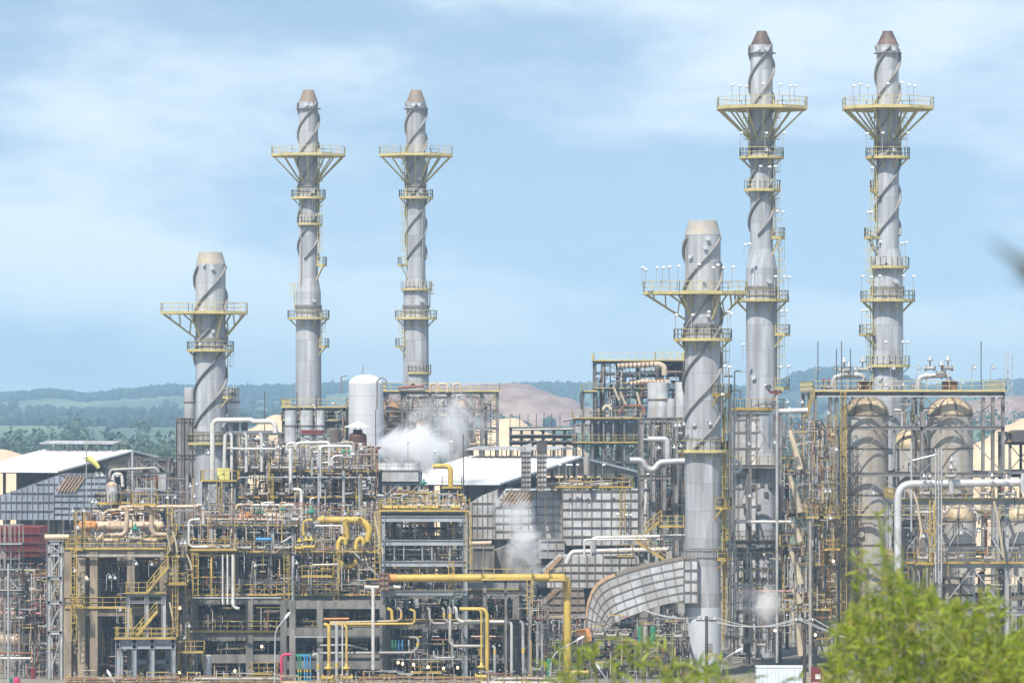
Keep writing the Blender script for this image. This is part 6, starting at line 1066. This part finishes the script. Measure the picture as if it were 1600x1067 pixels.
for a in ((102, 500, 1046, 1068, 487, 497, 40, 30), (500, 900, 1046, 1068, 487, 492, 40, 30), (110, 258, 800, 1066, 499, 518, 170, 170), (258, 302, 790, 1060, 497, 508, 80, 70), (300, 600, 785, 930, 499, 514, 330, 380), (302, 600, 935, 1066, 500, 514, 200, 170), (370, 590, 690, 830, 519, 533, 240, 170), (600, 728, 765, 930, 499, 514, 140, 150), (606, 860, 930, 1066, 499, 514, 190, 150), (895, 1075, 960, 1066, 499, 514, 120, 110), (1128, 1220, 855, 1020, 512, 530, 60, 60), (1222, 1306, 645, 1010, 512, 524, 140, 140), (1400, 1565, 618, 660, 519, 535, 14, 24), (1400, 1600, 745, 985, 501, 514, 45, 70), (1276, 1440, 600, 613, 519, 524, 8, 30), (0, 100, 880, 1060, 500, 520, 110, 110), (598, 776, 608, 700, 632, 652, 110, 80), (442, 540, 630, 700, 634, 652, 60, 50), (932, 1066, 568, 715, 688, 710, 130, 90), (1000, 1070, 640, 860, 529, 540, 60, 50), (860, 985, 748, 765, 547, 549, 14, 20), (165, 305, 740, 800, 550, 575, 22, 20), (845, 920, 960, 1060, 500, 512, 50, 40)): fine(*a)
setp(mb.build('small_piping', MS), kind='stuff')
# caged ladders and cable trays on the frames
for x, y0, y1, Y, d in ((115, 858, 1000, 495, 'against the outermost concrete leg'), (273, 870, 1050, 495, 'on the narrow cluster beside the stair tower'), (305, 864, 930, 496, 'at the left end of the long pipe deck'), (447, 866, 935, 497, 'beside the grey downpipe'), (525, 866, 937, 498, 'below the yellow arch'), (589, 800, 905, 495, 'at the edge of the deep beam frame'), (704, 876, 925, 496, 'under the lowest deep beam'), (731, 800, 905, 496, 'on the outer post of the deep beam frame'), (560, 740, 826, 518, 'at the end of the upper pipe rack'), (422, 740, 826, 518, 'in the middle of the upper pipe rack'), (342, 752, 862, 506, 'down the yellow chimney landing'), (972, 765, 840, 545, 'on the face of the broad furnace casing'), (1128, 700, 1000, 506, 'close beside the broad chimney foot'), (1316, 612, 800, 517, 'up the silo frame corner column'), (827, 905, 960, 492, 'down from the yellow bridge'), (1455, 782, 880, 500, 'between the two manifold decks'), (265, 790, 830, 496, 'behind the deck end stair'), (200, 950, 1000, 493, 'below the upper yellow landing')):
    c = P(x, y1, Y); t = T('caged_ladder', 'yellow caged ladder ' + d, 'ladder', c); ladder(t, (c.x, c.y), .05, -80, c.z, zz(y0, Y), 'yellow', name='rails_and_rungs')
for x0, x1, y, Y, d in ((300, 440, 934, 496.8, 'along the top beam of the main concrete frame'), (610, 720, 926, 499.6, 'under the lowest deep beam'), (460, 590, 995, 496, 'behind the yellow uprights'), (120, 256, 868, 496, 'under the concrete drum deck edge'), (372, 588, 746, 518.5, 'below the upper rack deck'), (610, 800, 1030, 499.6, 'above the lit bay of the dark concrete frame'), (1410, 1600, 794, 501, 'beneath the upper manifold deck'), (1275, 1567, 620, 518, 'beneath the silo frame top deck')):
    a, b = P(x0, y, Y), P(x1, y, Y); t = T('cable_tray', 'grey cable tray ' + d, 'cable tray', a); MB().beam(a, b, .45, .05).beam(a - Vector((0, .22, -.05)), b - Vector((0, .22, -.05)), .03, .14).build('tray', 'galv', t)
    for k in range(3): MB().tube([a + Vector((0, -.1 + k * .12, .06)), b + Vector((0, -.1 + k * .12, .06))], .04, 5).build('cable', 'steel_dark', t)
# ================================================================ steam
def steam(name, bx, by, Y, rx, rz, dens, scale, lo, hi, fall):
    m = bpy.data.materials.new(name + '_air'); m.use_nodes = True; t = m.node_tree; t.nodes.clear(); L = t.links.new
    def n(k, **kw):
        x = t.nodes.new(k)
        for a, v in kw.items(): setattr(x, a, v)
        return x
    o = n('ShaderNodeOutputMaterial'); v = n('ShaderNodeVolumePrincipled'); v.inputs['Color'].default_value = (.98, .985, 1, 1)
    g = n('ShaderNodeTexCoord'); z = n('ShaderNodeTexNoise'); z.inputs['Scale'].default_value = scale; z.inputs['Detail'].default_value = 7; z.inputs['Roughness'].default_value = .62; z.inputs['Distortion'].default_value = .6
    sb = n('ShaderNodeVectorMath', operation='DISTANCE'); sb.inputs[1].default_value = (.5, .5, .5)
    fr = n('ShaderNodeMapRange'); fr.inputs[1].default_value = 0; fr.inputs[2].default_value = .5; fr.inputs[3].default_value = fall; fr.inputs[4].default_value = 0
    ed = n('ShaderNodeMapRange', interpolation_type='SMOOTHSTEP'); ed.inputs[1].default_value = .3; ed.inputs[2].default_value = .5; ed.inputs[3].default_value = 1; ed.inputs[4].default_value = 0
    ad = n('ShaderNodeMath', operation='ADD'); mr = n('ShaderNodeMapRange'); mr.inputs[1].default_value = lo; mr.inputs[2].default_value = hi; mr.inputs[3].default_value = 0; mr.inputs[4].default_value = dens; ml = n('ShaderNodeMath', operation='MULTIPLY')
    L(g.outputs['Generated'], sb.inputs[0]); L(sb.outputs['Value'], fr.inputs[0]); L(sb.outputs['Value'], ed.inputs[0]); L(g.outputs['Object'], z.inputs['Vector']); L(z.outputs[0], ad.inputs[0]); L(fr.outputs[0], ad.inputs[1]); L(ad.outputs[0], mr.inputs[0]); L(mr.outputs[0], ml.inputs[0]); L(ed.outputs[0], ml.inputs[1]); L(ml.outputs[0], v.inputs['Density']); L(v.outputs[0], o.inputs['Volume']); M[name + '_air'] = m
    c = P(bx, by, Y); n1, n2 = 20, 14; vs = []; ry = mm(min(rx, rz), Y) * 1.1
    for i in range(n2 + 1):
        for j in range(n1): a = math.pi * i / n2; w = 2 * math.pi * j / n1; vs.append((c.x + mm(rx, Y) * math.sin(a) * math.cos(w), c.y + ry * math.sin(a) * math.sin(w), c.z + mm(rz, Y) * math.cos(a)))
    fs = [(i * n1 + j, (i + 1) * n1 + j, (i + 1) * n1 + (j + 1) % n1, i * n1 + (j + 1) % n1) for i in range(n2) for j in range(n1)]
    setp(MB().raw(vs, fs, True).build('steam', name + '_air'), kind='stuff')
steam('cloud', 645, 704, 552, 88, 52, 3.2, .17, .55, .80, .25)
steam('drift', 698, 664, 566, 95, 64, .9, .14, .54, .85, .15)
steam('column', 822, 868, 516, 38, 98, 1.7, .24, .56, .82, .22); steam('column_top', 802, 806, 516, 42, 52, 1.4, .26, .54, .85, .18)
steam('puff', 1190, 945, 512, 44, 44, 2.0, .3, .55, .82, .26)
# ================================================================ bamboo in front of the camera
def leafmat():
    m = bpy.data.materials.new('bamboo_leaf'); m.use_nodes = True; t = m.node_tree; b = t.nodes['Principled BSDF']; L = t.links.new; g = t.nodes.new('ShaderNodeNewGeometry'); r = t.nodes.new('ShaderNodeValToRGB'); e = r.color_ramp.elements; e.new(.5); e.new(.85)
    for q, (p, c) in zip(e, ((0, (.09, .15, .015)), (.3, (.27, .38, .03)), (.8, (.46, .52, .06)), (1, (.40, .29, .10)))): q.position = p; q.color = (*c, 1)
    L(g.outputs['Random Per Island'], r.inputs[0]); L(r.outputs[0], b.inputs['Base Color']); b.inputs['Roughness'].default_value = .5; tr = t.nodes.new('ShaderNodeBsdfTranslucent'); L(r.outputs[0], tr.inputs[0]); mx = t.nodes.new('ShaderNodeMixShader'); mx.inputs[0].default_value = .55; L(b.outputs[0], mx.inputs[1]); L(tr.outputs[0], mx.inputs[2]); L(mx.outputs[0], t.nodes['Material Output'].inputs[0]); M['bamboo_leaf'] = m
leafmat(); mat('culm', (.16, .19, .06), .5, var=.2, rust=.2, rustcol=(.2, .16, .07)); RB = random.Random(9)
def leaf(mb, p, d, ln, w):
    d = d.normalized(); s = d.cross(Vector((RB.gauss(0, 1), RB.gauss(0, 1), RB.gauss(0, 1)))).normalized() * w; q1 = p + d * ln * .45; d2 = (d + Vector((0, 0, -.35))).normalized(); q2 = q1 + d2 * ln * .55
    mb.raw([p, p + d * ln * .15 + s * .8, q1 + s, q2, q1 - s, p + d * ln * .15 - s * .8], [(0, 1, 2, 4), (0, 4, 5), (2, 3, 4)])
def spray(lm, cm, root, tip, n):
    mid = root.lerp(tip, .5) + Vector((0, 0, .12 * (tip - root).length)); path = [root, mid, tip, tip + (tip - mid).normalized() * .15 + Vector((0, 0, -.1))]; lm.cur = 1; lm.sweep(path, [.006, .005, .004, .002], 4); lm.cur = 0
    ax = (tip - root).normalized()
    for i in range(n):
        u = .25 + .85 * (i + RB.random()) / n; p = mid.lerp(tip, (u - .5) * 2) if u > .5 else root.lerp(mid, u * 2)
        d = ax * .7 + Vector((RB.gauss(0, .6), RB.gauss(0, .5), RB.gauss(-.15, .5))); leaf(lm, p, d, RB.uniform(.09, .21), RB.uniform(.007, .013))
def clump(label, Y, base_px, region, n_spray, leaves, culms):
    bx = P(base_px, 0, Y).x; t = T('bamboo', label, 'bamboo', (bx, Y, gz(bx, Y))); lm, cm = MB(), MB()
    for (x, y, dy) in culms:
        b = Vector((bx + RB.uniform(-.5, .5), Y + RB.uniform(-.5, .5), gz(bx, Y) - .1)); tip = P(x, y, Y + dy); k = b.lerp(tip, .6) + Vector((0, 0, .5)); MB().sweep([b, b.lerp(k, .5) + Vector((0, 0, .25)), k, k.lerp(tip, .6) + Vector((0, 0, .12)), tip], [.035, .03, .022, .014, .005], 6).build('culm', 'culm', t)
    for _ in range(n_spray):
        while True:
            x = RB.uniform(min(p[0] for p in region), max(p[0] for p in region)); s = span(region, x, 0)
            if s: break
        u = RB.random() ** 1.1; y = s[0] + RB.gauss(8, 14) + (max(s[1], s[0] + 8) - s[0]) * u; yy = Y + RB.uniform(-2.2, 2.6); tip = P(x, y + 24, yy); side = (x - base_px) / 250
        root = tip - Vector((side * .35 + RB.gauss(0, .2), RB.gauss(0, .2), RB.uniform(.1, .5))); spray(lm, cm, root, tip, leaves)
    lm.build('foliage', ['bamboo_leaf', 'culm'], t); return t
clump('tall bright green bamboo clump filling the lower corner before the silos', 45, 1460, [(1285, 1090), (1300, 990), (1312, 925), (1335, 890), (1400, 872), (1455, 880), (1480, 915), (1540, 950), (1600, 968), (1640, 975), (1640, 1090)], 470, 16, [(1372, 800, 0), (1345, 850, .5), (1412, 850, .4), (1560, 930, 0), (1450, 890, -.4), (1330, 930, -.6), (1500, 950, .7)])
clump('dark leaved bamboo shoots poking up at the picture edge', 46.5, 1560, [(1470, 960), (1500, 925), (1540, 900), (1556, 893), (1570, 915), (1590, 950), (1600, 980), (1500, 990)], 40, 13, [(1556, 888, 0), (1535, 915, .3)])
clump('thin bamboo sprig standing above the big clump', 44, 1385, [(1325, 880), (1335, 845), (1360, 815), (1372, 793), (1388, 830), (1405, 850), (1400, 890)], 18, 8, [(1370, 795, 0)])
clump('low feathery bamboo clump before the curved duct', 43, 1080, [(935, 1090), (945, 985), (965, 970), (1010, 965), (1060, 985), (1095, 1000), (1130, 1018), (1175, 1035), (1230, 1042), (1280, 1060), (1290, 1090)], 125, 11, [(1000, 970, 0), (1050, 985, .3), (1120, 1020, .2)])
clump('wispy outermost bamboo tip hanging by the long yellow downpipe', 42, 930, [(838, 1020), (850, 1005), (895, 985), (940, 985), (945, 1005), (900, 1020), (860, 1030)], 15, 9, [(872, 1005, 0), (915, 985, .2)])
# out of focus leafy twig entering at the edge, very close
t = T('leaf_twig', 'dark blurred leafy twig entering high at the picture edge', 'twig', (.9, 7, gz(.9, 7))); MB().sweep([(.98, 7, gz(.98, 7)), (1.0, 7, 28.5), (.95, 7, 29.9), P(1650, 470, 7)], [.02, .015, .01, .005], 6).build('stalk', 'culm', t); lm = MB()
for x, y, dx, dy, w in ((1650, 470, -95, -115, .012), (1640, 450, -60, -30, .008), (1645, 480, -50, -75, .011)): p = P(x, y, 7); leaf(lm, p, P(x + dx, y + dy, 7) - p, mm(math.hypot(dx, dy), 7), w)
mat('dry_leaf', (.07, .075, .06), .7); lm.build('leaves', 'dry_leaf', t)
# ---------------------------------------------------------------- haze: even pale air round camera and plant
hm = bpy.data.materials.new('haze_air'); hm.use_nodes = True; t = hm.node_tree; t.nodes.clear()
o = t.nodes.new('ShaderNodeOutputMaterial'); v = t.nodes.new('ShaderNodeVolumePrincipled'); v.inputs['Color'].default_value = (.50, .75, 1, 1); v.inputs['Density'].default_value = HAZE; v.inputs['Anisotropy'].default_value = .1
t.links.new(v.outputs[0], o.inputs['Volume']); M['haze_air'] = hm
setp(MB().box((-2600, -120, -3), (2600, 6400, 112)).build('haze', 'haze_air'), kind='stuff')
